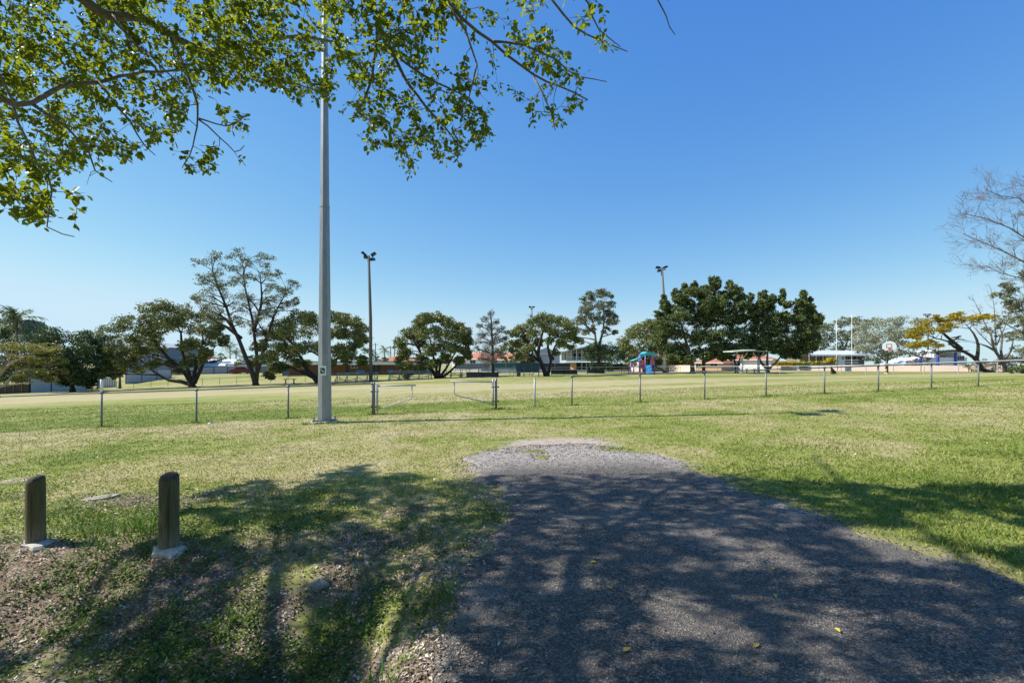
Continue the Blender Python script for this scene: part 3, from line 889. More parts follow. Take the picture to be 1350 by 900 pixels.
TREES = {}
def tree(name, label, cat, px, Y, trunks, clumps, fol, bark, per=420, leaf=.34, r0=.3, seed=1, group=None, limbs=1.0, depth=1.0,
         sub=.36, flat=1.0, off_root=None, twig_r=.035, shell=.75, asp=.55, backfill=1):
    """trunks: lists of (px, py) from the ground up; clumps: (px, py, r[, ry]) seen from the camera, spread in depth"""
    rg = np.random.default_rng(seed); rr = random.Random(seed)
    base = gp(px, Y)
    t = thing(name, label, cat, base, 0, group)
    cl = []
    xs_c = [c[0] for c in clumps]; cx = (min(xs_c) + max(xs_c)) / 2; half = max(8, (max(xs_c) - min(xs_c)) / 2)
    for c in clumps:
        pxx, pyy, r = c[0], c[1], c[2]; ry = c[3] if len(c) > 3 else r * .8
        span = math.sqrt(max(0.05, 1 - ((pxx - cx) / (half * 1.12)) ** 2)) * half / FOC * Y * depth
        for kk in range(1 + (backfill if r > 6 else 0)):
            off = rr.uniform(-1, 1) * span * .75 if kk == 0 else rr.choice((-1, 1)) * span * rr.uniform(.3, .9)
            p = P(pxx + (0 if kk == 0 else rr.uniform(-3, 3)), pyy + (0 if kk == 0 else rr.uniform(-1, 4)), Y)
            p.y += off                                   # depth within the crown
            R_ = r / FOC * Y; Rz = ry / FOC * Y
            cl.append((p.x, p.y, p.z, R_, R_, Rz))
    cl = np.array(cl)
    tb = MB(); nodes = []
    for k, tr_ in enumerate(trunks):
        pts = []
        for i, q in enumerate(tr_):
            p = P(q[0], q[1], Y)
            if i == 0 and k == 0:
                p = Vector((p.x, Y, gz(p.x, Y) - .15))
            elif len(q) > 2:
                p.y += q[2]
            elif i > 0:
                p.y += (rr.uniform(-.5, .5)) * i * .35
            pts.append(p)
        # smooth
        sm = []
        for i in range(len(pts) - 1):
            for s_ in (0, .5):
                j0 = pts[max(i - 1, 0)]; a = pts[i]; b_ = pts[i + 1]; j3 = pts[min(i + 2, len(pts) - 1)]
                tt = s_
                sm.append(.5 * ((2 * a) + (b_ - j0) * tt + (2 * j0 - 5 * a + 4 * b_ - j3) * tt ** 2 + (3 * a - j0 - 3 * b_ + j3) * tt ** 3))
        sm.append(pts[-1])
        ra = r0 * (1.0 if k == 0 else .72)
        rad = [max(.03, ra * (1 - .80 * i / (len(sm) - 1)) * (1.35 if (i == 0 and k == 0) else 1)) for i in range(len(sm))]
        tb.tube([q - base for q in sm], rad, 8)
        nodes += [(q, r_) for q, r_ in zip(sm, rad)][2:]
    if not nodes:
        nodes = [(base + Vector((0, 0, 1)), r0)]
    NP = np.array([tuple(q) for q, _ in nodes]); NR = [r_ for _, r_ in nodes]
    for c in cl:
        if rr.random() > limbs:
            continue
        C_ = Vector(c[:3])
        dist = np.linalg.norm(NP - np.array(c[:3]), axis=1) + 1.6 * np.clip(NP[:, 2] - c[2] + .3, 0, None) + rg.random(len(NP)) * .8
        j = int(dist.argmin()); a = Vector(NP[j])
        mid = a.lerp(C_, .5) + Vector((rr.uniform(-.2, .2), rr.uniform(-.2, .2), rr.uniform(-.05, .22))) * (C_ - a).length
        rs = min(NR[j] * .7, .03 + .03 * (C_ - a).length)
        path = bez(a, mid, C_, 5)
        tb.tube([q - base for q in path], [rs, rs * .8, rs * .62, rs * .45, twig_r * .8], 5)
        for k in range(4):
            d = Vector((rr.gauss(0, 1), rr.gauss(0, 1), rr.gauss(.3, .8))); d.normalize()
            e = C_ + Vector((d.x * c[3], d.y * c[4], d.z * c[5])) * .9
            s_ = path[3 if k < 2 else 2]
            tb.tube([q - base for q in bez(s_, s_.lerp(e, .5) + Vector((0, 0, .1 * c[3])), e, 4)], [rs * .45, twig_r * .8, twig_r * .6, twig_r * .35], 4, False)
    tb.build("trunk", bark, t, smooth=True)
    if per > 0:
        pts, tone = crown_points(cl, per * 2.1 / (1 + .6 * backfill), rg, sub, flat, shell)
        V, F = leaf_quads(pts, leaf * .62, rg, asp=asp)
        np_mesh("crown", V, F, FOL[fol], t, attrs={"tone": np.repeat(tone, 4)}, origin=base, kind="stuff")
    return t

def blob_list(s, dr=1.0):
    return [tuple(float(v) for v in q.split(",")) for q in s.split()]

# far left garden
tree("poinciana_tree", "flat topped yellow green tree with pale branches at the far left edge", "tree", -32, 56,
     [[(-32, 519), (-20, 505), (0, 492), (20, 478), (38, 470)], [(-25, 510), (-5, 498), (8, 480), (22, 462)], [(-30, 515), (5, 508), (25, 490), (40, 488), (62, 492)]],
     blob_list("-20,462,14,7 5,458,14,6 25,456,14,6 45,457,13,6 60,463,10,5 12,470,12,5 35,473,12,5 55,476,11,5 68,474,7,5 30,484,9,5 50,490,9,5 40,499,7,5 10,482,8,4 66,490,7,4"),
     "yolive", bark_pale, per=520, leaf=.30, r0=.28, seed=3, depth=.7, flat=.6)
tree("mango_tree", "dense dark rounded tree above the pale garden fence at the left", "tree", 96, 62,
     [[(96, 514), (96, 500), (95, 480)]],
     blob_list("70,450,14 90,445,14 108,447,13 122,458,11 128,474,9 124,490,9 105,470,18 82,470,18 65,470,12 70,488,13 95,490,16 112,492,12 60,492,8 84,500,10 110,502,7"),
     "dark", bark_dark, per=900, leaf=.36, r0=.3, seed=4, depth=.8)
tree("shrub", "small brownish shrub at the right end of the pale garden fence", "shrub", 121, 63,
     [[(121, 512), (121, 506)]], blob_list("118,504,6 125,503,5 121,509,6 112,510,5"), "brown", bark_grey, per=260, leaf=.22, r0=.06, seed=5)
tree("dark_tree", "dark evergreen mass behind the flat topped tree at the far left", "tree", 28, 70,
     [[(28, 514), (28, 490)]], blob_list("14,428,12 34,430,11 2,430,12 5,440,18 28,442,18 48,440,14 45,452,14 58,452,10 10,470,20 35,475,20 20,490,18 48,492,14 4,492,14"), "dark", bark_dark, per=620, leaf=.4, r0=.25, seed=6, depth=.5)

# the row of trees along the far side of the field, left to right
GR = "trees along the far side of the field"
tree("spreading_tree", "broad spreading tree whose low limb reaches left, left of the tall sparse tree", "tree", 254, 66,
     [[(254, 510), (250, 500), (240, 490), (225, 472), (208, 455), (190, 442)], [(254, 508), (238, 503), (222, 501), (208, 494), (195, 486), (184, 478)], [(255, 506), (257, 490), (262, 470), (265, 448), (262, 430)],
      [(252, 502), (246, 482), (238, 460), (236, 438), (228, 424)], [(256, 505), (264, 488), (272, 472), (282, 458)]],
     blob_list("158,450,11 151,464,9 164,470,11 156,484,9 170,492,7 176,438,12 190,428,12 204,418,12 222,413,12 238,409,11 254,411,11 268,418,10 280,430,9 287,444,8 270,436,10 250,428,11 230,430,12 212,436,12 194,448,11 180,460,10 204,462,9 226,450,10 246,450,9 266,456,8 284,462,7 276,474,6 236,470,8 258,478,7 218,480,7 190,478,7 246,488,5 212,424,10 182,472,8 150,474,8 146,486,6 290,452,6"),
     "olive", bark_dark, per=560, leaf=.36, r0=.42, seed=11, group=GR, limbs=.8, depth=.8)
tree("tall_sparse_tree", "tallest tree on the left, sparse crown with sky showing through and a forked dark trunk", "tree", 338, 63,
     [[(338, 508), (333, 492), (325, 472), (318, 450), (308, 428), (298, 405), (291, 380), (287, 358)], [(338, 504), (339, 478), (337, 450), (331, 425), (326, 395), (322, 365), (321, 345)],
      [(340, 488), (346, 465), (354, 442), (362, 420), (368, 400), (376, 382)], [(318, 446), (300, 432), (284, 424), (268, 412)], [(334, 436), (342, 412), (346, 390), (343, 360)]],
     blob_list("266,366,7 274,374,7 284,352,8 296,342,8 290,364,8 304,352,8 318,344,7 330,338,8 342,336,7 344,348,7 282,386,8 296,378,9 308,370,8 320,362,8 334,354,8 270,394,7 258,392,5 284,400,8 300,394,9 314,386,9 328,376,8 340,370,7 352,372,7 362,366,7 372,362,6 378,372,7 384,384,6 374,386,7 362,382,7 350,388,8 338,392,8 324,400,9 308,408,9 294,412,8 372,398,7 384,396,6 392,400,4 360,402,8 348,408,8 334,414,8 318,420,8 304,424,7 366,414,7 352,424,7 338,430,7 322,436,7 264,404,5 250,392,4 378,408,5 346,440,6 358,436,5 352,452,6 340,456,6 344,470,5 330,470,4"),
     "grey", bark_dark, per=150, leaf=.27, r0=.36, seed=12, group=GR, limbs=1.0, depth=.7, sub=.5, twig_r=.032, backfill=1)
tree("leaning_tree", "dark broad tree with a leaning trunk just behind the tall pole", "tree", 421, 66,
     [[(421, 505), (414, 497), (405, 487), (398, 472), (388, 455)], [(414, 497), (398, 490), (384, 484), (372, 478)], [(424, 503), (432, 490), (440, 478), (452, 465), (460, 452)], [(420, 500), (422, 480), (424, 460), (420, 440)]],
     blob_list("352,455,9 362,442,10 374,430,10 388,424,10 402,420,10 416,420,10 432,420,9 446,418,9 460,422,9 472,430,8 478,442,7 470,450,9 455,440,10 440,436,10 420,438,11 400,438,12 382,444,11 366,456,10 356,470,8 372,470,10 390,462,11 412,458,10 432,458,9 448,458,8 464,466,8 474,474,7 360,484,8 376,484,7 350,494,6 364,496,5 394,478,7 342,478,6 448,476,7"),
     "olive", bark_dark, per=620, leaf=.36, r0=.45, seed=13, group=GR, limbs=.7, depth=.8)
tree("multi_stemmed_tree", "rounded tree fanning out from many stems, beside the bleachers", "tree", 577, 68,
     [[(577, 499), (570, 488), (560, 474), (550, 456), (540, 440)], [(577, 498), (575, 484), (570, 465), (566, 445), (562, 430)], [(578, 498), (580, 482), (584, 462), (588, 442)], [(579, 498), (588, 486), (596, 472), (606, 456)], [(580, 499), (594, 489), (604, 478), (612, 468)]],
     blob_list("530,452,9 536,440,10 546,432,10 556,424,9 568,422,9 580,420,9 592,426,9 604,430,9 614,438,8 618,450,7 608,446,9 594,440,10 578,438,10 562,440,11 548,448,11 534,464,9 528,476,8 540,482,8 552,472,9 566,462,10 582,456,10 598,458,9 612,462,7 604,474,7 588,472,8 570,478,8 556,486,7 540,494,5 618,470,5"),
     "olive", bark_dark, per=560, leaf=.36, r0=.3, seed=14, group=GR, limbs=.8, depth=.85)
tree("casuarina_tree", "upright ragged grey brown tree with a single straight dark trunk, mid picture", "tree", 650, 63,
     [[(650, 498), (650, 480), (649, 455), (648, 430), (647, 412)]],
     blob_list("647,413,4,6 640,422,5 654,424,5 632,430,4 660,432,5 646,432,7 668,438,4 636,440,7 654,442,8 630,450,6 645,452,9 662,450,6 628,460,5 640,462,8 655,462,7 634,472,6 648,472,7 660,470,5 640,480,5 667,446,4"),
     "brown", bark_dark, per=330, leaf=.30, r0=.24, seed=15, group=GR, limbs=1.0, depth=.9, asp=.22, sub=.5)
tree("airy_tree", "airy rounded tree with a V shaped trunk right of the dark scoreboard", "tree", 722, 64,
     [[(721, 496), (715, 482), (709, 468), (700, 455), (690, 445)], [(722, 495), (726, 478), (730, 460), (738, 445)], [(709, 468), (712, 450), (716, 435), (714, 424)], [(727, 474), (722, 456), (726, 436)], [(712, 476), (700, 468), (690, 464)]],
     blob_list("680,440,7 690,432,8 702,425,8 714,420,8 726,420,8 738,424,8 748,430,7 756,438,7 760,448,5 746,442,8 732,436,8 718,434,8 704,438,8 692,446,8 682,452,7 676,462,6 696,460,7 710,450,7 724,450,6 740,454,7 752,456,6 684,470,6 700,474,5 734,464,5 690,478,5"),
     "olive", bark_dark, per=400, leaf=.34, r0=.34, seed=16, group=GR, limbs=1.0, depth=.85, sub=.45)
tree("pale_topped_tree", "tall tree with a pale upright crown above a dense dark skirt of leaves", "tree", 791, 79,
     [[(791, 493), (790, 478), (786, 458), (784, 438), (780, 415)], [(787, 462), (793, 444), (796, 425), (794, 405)], [(785, 440), (774, 430), (766, 425)]],
     blob_list("770,395,6 780,388,7 792,386,7 802,390,6 808,400,6 804,412,7 792,402,8 778,402,8 768,410,7 764,422,7 776,418,8 790,418,8 804,424,7 810,418,4 760,434,6 770,438,6 800,436,6 782,432,5 756,446,5 764,450,5 812,438,4"),
     "grey", bark_grey, per=430, leaf=.34, r0=.36, seed=17, group=GR, limbs=1.0, depth=.85)
tree("skirt_shrub", "dense dark leafy bush round the foot of the pale topped tree", "bush", 795, 78,
     [[(795, 493), (795, 480)]], blob_list("778,460,7 788,456,8 800,456,9 812,462,8 820,472,8 806,470,10 790,468,10 776,470,7 784,480,6 800,482,7 814,482,6"), "dark", bark_dark, per=420, leaf=.3, r0=.12, seed=18, depth=.9)
tree("round_dark_tree", "rounded dark green tree behind the playground", "tree", 850, 92,
     [[(850, 489), (848, 470), (842, 455)], [(849, 476), (856, 462), (862, 450)]],
     blob_list("822,450,9 832,440,9 844,432,9 856,428,9 868,430,8 872,442,9 860,442,11 844,446,12 828,460,9 842,464,11 858,460,11 872,460,8 834,476,8 852,476,8 866,476,7 818,464,6"),
     "olive", bark_dark, per=600, leaf=.42, r0=.35, seed=19, group=GR, limbs=.5, depth=.9)
tree("fig_tree", "very large dense dark fig tree left of the picnic shelter, biggest in the row", "tree", 913, 72,
     [[(913, 494), (912, 480), (908, 462), (902, 440), (895, 415)], [(934, 494, 1.5), (933, 478, 1.5), (938, 458), (945, 430), (948, 400)], [(910, 470), (902, 458), (894, 448)], [(933, 480, 1.5), (926, 466), (920, 450)]],
     blob_list("877,394,4.5,8 891,386,4.5,7 905,379,4.5,7 920,375,4.5,7 936,371,4.5,6 948,372,4.5,8 966,375,4.5,8 979,383,4.5,6 990,392,4.5,6 874,403,6,8 868,413,6 878,417,9 870,426,9 884,405,8 893,395,8 903,387,8 912,385,8 906,399,11 890,413,12 878,432,12 872,446,9 880,458,9 894,438,14 908,418,14 922,405,11 926,389,8 934,381,8 942,379,6 950,389,8 962,381,5,7 966,391,8 976,393,6 940,397,12 956,405,12 972,405,10 984,403,7 934,403,10 930,395,8 938,409,9 928,413,10 944,403,9 928,422,14 946,418,14 964,420,13 980,419,9 900,460,12 916,446,14 934,444,14 952,442,14 970,440,12 886,467,8 904,470,7 920,465,9 938,461,10 956,459,10 972,458,9 890,470,6 930,470,6 950,470,7"),
     "fig", bark_grey, per=760, leaf=.40, r0=.40, seed=20, group=GR, limbs=.45, depth=.35, sub=.30)
tree("fig_tree", "dense fig tree with a low V shaped fork, immediately right of the picnic shelter", "tree", 1011, 72,
     [[(1012, 494), (1012, 486), (1004, 478), (998, 468), (996, 450)], [(1012, 487), (1018, 482), (1026, 474), (1034, 460)], [(1012, 486), (1011, 470), (1014, 445)]],
     blob_list("1000,393,4.5,7 1010,389,4.5,8 1021,394,4.5,6 1031,389,4.5,8 1047,400,4.5,6 1063,390,4.5,9 1071,398,4.5,7 1081,420,4.5,4 992,407,8 1002,401,7 1012,397,5,7 1018,403,8 1030,397,4,6 1033,403,6 1000,417,11 1014,417,12 1030,417,9 1046,411,6 1056,401,6 1062,397,4,6 1066,407,8 1070,419,8 1058,419,10 1044,422,11 1076,426,5 1081,426,3 1066,432,11 1050,438,13 1032,432,13 1012,432,14 996,432,11 990,448,10 1004,450,12 1022,450,13 1040,454,12 1058,450,11 1072,444,7 988,461,8 1004,463,8 1040,465,9 1056,461,8 1020,461,7 1066,458,6 1050,470,5 1030,470,4"),
     "fig", bark_grey, per=760, leaf=.40, r0=.34, seed=21, group=GR, limbs=.5, depth=.35, sub=.30)
tree("fig_tree", "narrow reddish trunked fig standing behind the left end of the picnic shelter", "tree", 971, 72,
     [[(971, 494), (970, 482), (966, 472), (960, 462)], [(971, 488), (975, 474), (980, 462)]],
     blob_list("962,459,8 976,458,9 988,459,7 966,470,6 980,469,6 990,467,5 960,470,4"), "dark", simple("reddish_bark", (.16, .085, .065), .9, 0, .4, 6, bmp=.4), per=380, leaf=.36, r0=.26, seed=22, group=GR, limbs=.6)
# behind, on the right
tree("gum_tree", "grey green gum tree behind the blue roofed building and the goal posts", "tree", 1112, 120,
     [[(1112, 488), (1112, 460), (1106, 440)], [(1112, 462), (1122, 440)]],
     blob_list("1080,440,8 1090,432,8 1102,426,8 1114,424,8 1126,428,7 1138,422,6 1146,424,6 1140,434,7 1096,444,9 1112,442,10 1128,444,9 1086,454,7 1100,458,8 1118,458,8 1082,466,6 1134,458,7 1076,432,5 1112,470,6"),
     "grey", bark_grey, per=330, leaf=.55, r0=.4, seed=23, depth=.8, limbs=.6)
tree("silver_tree", "pale silvery green bushy tree behind the basketball backboard", "tree", 1170, 104,
     [[(1170, 488), (1168, 470), (1160, 450)], [(1170, 474), (1180, 455), (1186, 440)], [(1169, 476), (1150, 462)]],
     blob_list("1132,446,8 1140,436,8 1150,428,8 1162,424,8 1174,424,8 1186,424,7 1198,426,7 1208,432,6 1212,442,5 1202,440,8 1188,438,9 1172,440,9 1156,442,9 1142,450,9 1158,456,9 1174,454,8 1190,452,7 1204,452,6 1146,464,8 1162,468,8 1178,466,7 1138,472,6 1130,460,6 1192,464,6 1154,474,6"),
     "silver", bark_pale, per=250, leaf=.5, r0=.35, seed=24, depth=.8, limbs=.8, sub=.5)
tree("poinciana_tree", "golden yellow flat topped tree arching in from the right above the pink wall", "tree", 1300, 72,
     [[(1308, 494), (1294, 486), (1288, 474), (1276, 464), (1262, 457), (1246, 450), (1230, 446)], [(1290, 478), (1272, 464), (1252, 462), (1240, 465)], [(1268, 460), (1250, 444), (1240, 436), (1226, 432)], [(1288, 472), (1290, 455), (1284, 440), (1276, 428)]],
     blob_list("1200,443,7,4 1210,438,8,4 1222,434,8,4 1234,428,8,5 1246,422,8,5 1256,420,8,4 1240,418,6,4 1268,418,7,4 1276,414,7,5 1284,420,8,4 1268,426,7,4 1232,436,7,3 1202,454,8,4 1214,452,8,4 1226,452,8,4 1236,456,6,3 1294,418,6,4"),
     "gold", bark_dark, per=420, leaf=.30, r0=.36, seed=25, depth=.8, limbs=.8, flat=.8)
tree("olive_tree", "dull olive leaved tree merging with the golden tree's right side", "tree", 1326, 74,
     [[(1326, 495), (1322, 478), (1312, 462), (1304, 448), (1302, 434)], [(1323, 480), (1318, 462), (1322, 444), (1318, 430)], [(1322, 476), (1334, 462), (1338, 444)], [(1312, 462), (1300, 456), (1290, 452)]],
     blob_list("1300,424,6,4 1310,420,6,4 1320,424,6,4 1306,432,5,3 1330,430,6,4 1316,436,5,3 1340,440,6,4 1292,432,5,3 1326,442,5,3 1262,446,5,3 1254,452,4,3 1314,486,7 1326,482,7 1338,478,8 1300,484,5"),
     "grey", bark_grey, per=150, leaf=.3, r0=.3, seed=26, depth=.8, limbs=1.0)
tree("leafy_tree", "olive green leafy tree on the right edge under the bare branches", "tree", 1372, 58,
     [[(1372, 497), (1368, 470), (1352, 440), (1345, 410)], [(1369, 470), (1360, 430), (1356, 395)]],
     blob_list("1330,388,7 1340,378,8 1352,372,9 1366,366,12 1322,398,5 1336,404,9 1350,396,11 1330,420,8 1344,424,10 1358,416,12 1336,440,8 1350,446,10 1340,460,7 1352,466,9 1326,376,5 1345,362,6 1372,400,14 1372,440,16"),
     "grey", bark_grey, per=250, leaf=.30, r0=.34, seed=27, depth=.8, limbs=.7)
tree("green_bush", "low bright green bush at the right end of the pink wall", "bush", 1342, 62, [[(1342, 494), (1342, 490)]],
     blob_list("1332,488,5 1341,485,6 1350,486,6 1346,491,5 1356,488,7"), "bush", bark_grey, per=320, leaf=.24, r0=.06, seed=28)
# low garden greenery closing the far side
for (px, Y_, nm, lab, bl, fo, sd_) in (
        (680, 98, "garden_tree", "dark garden tree behind the scoreboard and left of the airy tree", "664,462,7 672,454,7 684,456,7 694,464,6 676,470,7 690,474,6 702,474,5 664,474,5", "olive", 31),
        (505, 108, "garden_tree", "small dark garden tree between the flat roofed clubhouse and the red tiled roof", "484,462,6 492,466,6 498,474,5 478,470,5 508,474,4", "dark", 32),
        (468, 104, "garden_tree", "yellow green garden bush above the clubhouse roof", "472,476,4 478,473,4 466,472,4", "bush", 33),
        (268, 112, "garden_tree", "dark bush in front of the white gabled house behind the spreading tree", "278,478,5 286,476,5 270,474,5 292,470,5", "dark", 34),
        (310, 106, "garden_tree", "round green tree between the white gabled house and the tall sparse tree", "312,478,5 322,474,6 330,478,5 336,474,5", "olive", 35),
        (905, 92, "garden_tree", "bright green shrub behind the yellow hedge under the big fig tree", "892,474,5 902,470,6 894,466,6 884,474,5 906,476,4", "bush", 36),
        (1300, 96, "scrub", "dry brownish scrub behind the pink wall at the right", "1300,478,6 1312,474,6 1324,476,6 1336,472,7 1348,474,7 1290,482,5 1318,484,5 1340,484,6", "brown", 37),
        (158, 74, "garden_tree", "small brownish garden tree left of the spreading tree", "140,478,4 148,488,6 156,492,6 162,486,5 150,496,5 140,492,5", "olive", 38),
        (1222, 112, "scrub", "twiggy bare grey shrubs in front of the white and blue building", "1206,470,5 1216,466,5 1228,464,5 1240,466,5 1222,474,5 1210,478,4 1196,478,4", "brown", 39)):
    top = blob_list(bl)
    tree(nm, lab, "tree" if "tree" in nm else "shrub", px, Y_, [[(px, HZP + (CAMZ - gz((px - CXP) / FOC * Y_, Y_)) / Y_ * FOC), (px, 484), (px + 1, 474)]], top, fo, bark_grey,
         per=260, leaf=.42, r0=.16, seed=sd_, depth=.7, limbs=.6)

# ------------------------------------------------------------------ palms
def palm(label, px, Y, top_py, fr_px, n, seed, lean=0, group=None, trunk=True):
    rg = np.random.default_rng(seed); base = gp(px, Y)
    t = thing("palm_tree", label, "palm", base, 0, group)
    top = P(px + lean, top_py, Y) - base; L = fr_px / FOC * Y
    m = MB(); m.tube([Vector((0, 0, -.2)), top * .5 + Vector((.1, 0, 0)), top], [.20, .15, .12], 8)
    m.build("trunk", bark_grey, t, smooth=True)
    Vs, Fs, T, o = [], [], [], 0
    rm = MB()
    for k in range(n):
        a = 2 * math.pi * k / n + rg.normal(0, .2); el = rg.uniform(-.15, 1.45)
        pts = []
        for i in range(9):
            s = i / 8
            r_ = L * s * math.cos(el * (1 - .35 * s)); z = L * (math.sin(el) * s - (.25 + .55 * math.cos(el)) * s * s)
            pts.append(Vector((math.cos(a) * r_, math.sin(a) * r_, z)) + top)
        rm.tube(pts, [.035 * (1 - .8 * i / 8) for i in range(9)], 4, False)
        tone = rg.random()
        for i in range(1, 9):
            for sub in (0, .5):
                p = pts[i - 1].lerp(pts[i], .5 + sub)
                d = (pts[i] - pts[i - 1]).normalized(); side = d.cross(Vector((0, 0, 1)))
                if side.length < .1: continue
                side.normalize()
                ll = L * .30 * math.sin(math.pi * (.12 + .8 * i / 8.6))
                for sg in (-1, 1):
                    tip = p + side * sg * ll * rg.uniform(.5, .8) + d * ll * rg.uniform(.3, .7) + Vector((0, 0, -ll * rg.uniform(.0, .8)))
                    w = d * ll * .09
                    Vs += [p - w, p + w, tip + w * .2, tip - w * .2]; Fs.append([o, o + 1, o + 2, o + 3]); o += 4
                    T += [min(1, max(0, tone * .6 + rg.normal(.25, .15)))] * 4
    rm.build("frond_stems", bark_pale, t)
    np_mesh("fronds", np.array([tuple(v) for v in Vs]), Fs, FOL["palm"], t, attrs={"tone": T}, kind="stuff")
    return t
palm("feathery blue green palm rising behind the trees at the far left", 22, 66, 424, 34, 30, 51)
palm("second feathery palm leaning right, its fronds hanging beside the dense dark tree", 40, 67, 436, 22, 24, 52)
palm("small palm behind the white gabled house, left of the pair", 303, 118, 458, 13, 15, 53, group="garden palms")
palm("small palm behind the white gabled house, right of the pair", 311, 116, 466, 12, 15, 54, group="garden palms")
palm("small dark palm beside the red tiled roof above the clubhouse", 507, 112, 462, 11, 15, 55, group="garden palms")

# ------------------------------------------------------------------ the bare tree reaching in at the right edge
def bare_tree(name, label, px, Y, limbs, r0, seed, bark, levels=3, blen=.42, group=None, nb=5):
    rr = random.Random(seed); base = gp(px, Y)
    t = thing(name, label, "tree", base, 0, group)
    m = MB()
    def grow(a, d, L, r, lev):
        pts = [a]; p = a; dd = d.normalized()
        seg = 5 if lev > 0 else 4
        for i in range(seg):
            dd = (dd + Vector((rr.gauss(0, .085), rr.gauss(0, .085), rr.gauss(.04, .08)))).normalized()
            p = p + dd * (L / seg); pts.append(p)
        rad = [max(.006, r * (1 - .75 * i / seg)) for i in range(seg + 1)]
        m.tube([q - base for q in pts], rad, 5 if lev > 1 else 4, False)
        if lev > 0:
            for k in range(nb):
                i = rr.randint(1, seg); q = pts[i]
                dirn = (pts[i] - pts[i - 1]).normalized()
                ax = Vector((rr.gauss(0, 1), rr.gauss(0, 1), rr.gauss(.25, .7)))
                ax = (ax - dirn * ax.dot(dirn)).normalized()
                grow(q, dirn * .75 + ax * rr.uniform(.45, .8), L * rr.uniform(.42, .62), rad[i] * .62, lev - 1)
    for li, lm in enumerate(limbs):
        pts = [P(q[0], q[1], Y + (q[2] if len(q) > 2 else 0)) for q in lm]
        if li == 0:
            pts[0] = Vector((base.x, base.y, base.z - .2))
        r_ = r0 * (1 if li == 0 else .5)
        n = len(pts); rad = [max(.02, r_ * (1 - .8 * i / (n - 1))) for i in range(n)]
        m.tube([q - base for q in pts], rad, 8, False)
        for i in range(1, n):
            dirn = (pts[i] - pts[i - 1]); Ls = dirn.length; dirn.normalize()
            for k in range(nb if li else 1):
                ax = Vector((rr.gauss(0, 1), rr.gauss(0, 1), rr.gauss(.35, .7))); ax = (ax - dirn * ax.dot(dirn)).normalized()
                q = pts[i - 1].lerp(pts[i], rr.random())
                grow(q, dirn * .8 + ax * rr.uniform(.4, .8), blen * Y * .1 * rr.uniform(.5, 1.0), rad[i] * .6, levels - 1)
    m.build("trunk", bark, t, smooth=True)
    return t
bark_twiggy = simple("twiggy_bark", (.19, .145,.125), .85, 0, .3, 8, bmp=0)
bare_tree("bare_tree", "leafless pale branched tree reaching in from the right edge against the sky", 1440, 34,
          [[(1440, 510), (1432, 460), (1420, 410), (1412, 380)], [(1412, 385), (1385, 365), (1350, 345), (1320, 330), (1292, 318), (1270, 308)], [(1414, 390), (1390, 350), (1358, 318), (1330, 300), (1300, 288), (1272, 282)],
           [(1414, 380), (1395, 330), (1372, 290), (1345, 262), (1318, 258), (1300, 250)], [(1414, 378), (1400, 310), (1385, 265), (1365, 238), (1352, 250)], [(1416, 395), (1385, 378), (1350, 368), (1320, 360), (1300, 350)]],
          .13, 61, bark_twiggy, 3, .50, nb=5)
bare_tree("bare_tree", "smaller leafless twiggy tree behind the golden tree, below the big bare branches", 1318, 88,
          [[(1318, 490), (1316, 470), (1312, 452)], [(1312, 455), (1300, 430), (1290, 408), (1282, 392)], [(1313, 455), (1312, 425), (1310, 400), (1306, 378)], [(1314, 455), (1326, 428), (1334, 408), (1338, 385)], [(1312, 460), (1292, 440), (1276, 422)]],
          .20, 62, bark_grey, 3, .20, nb=4)
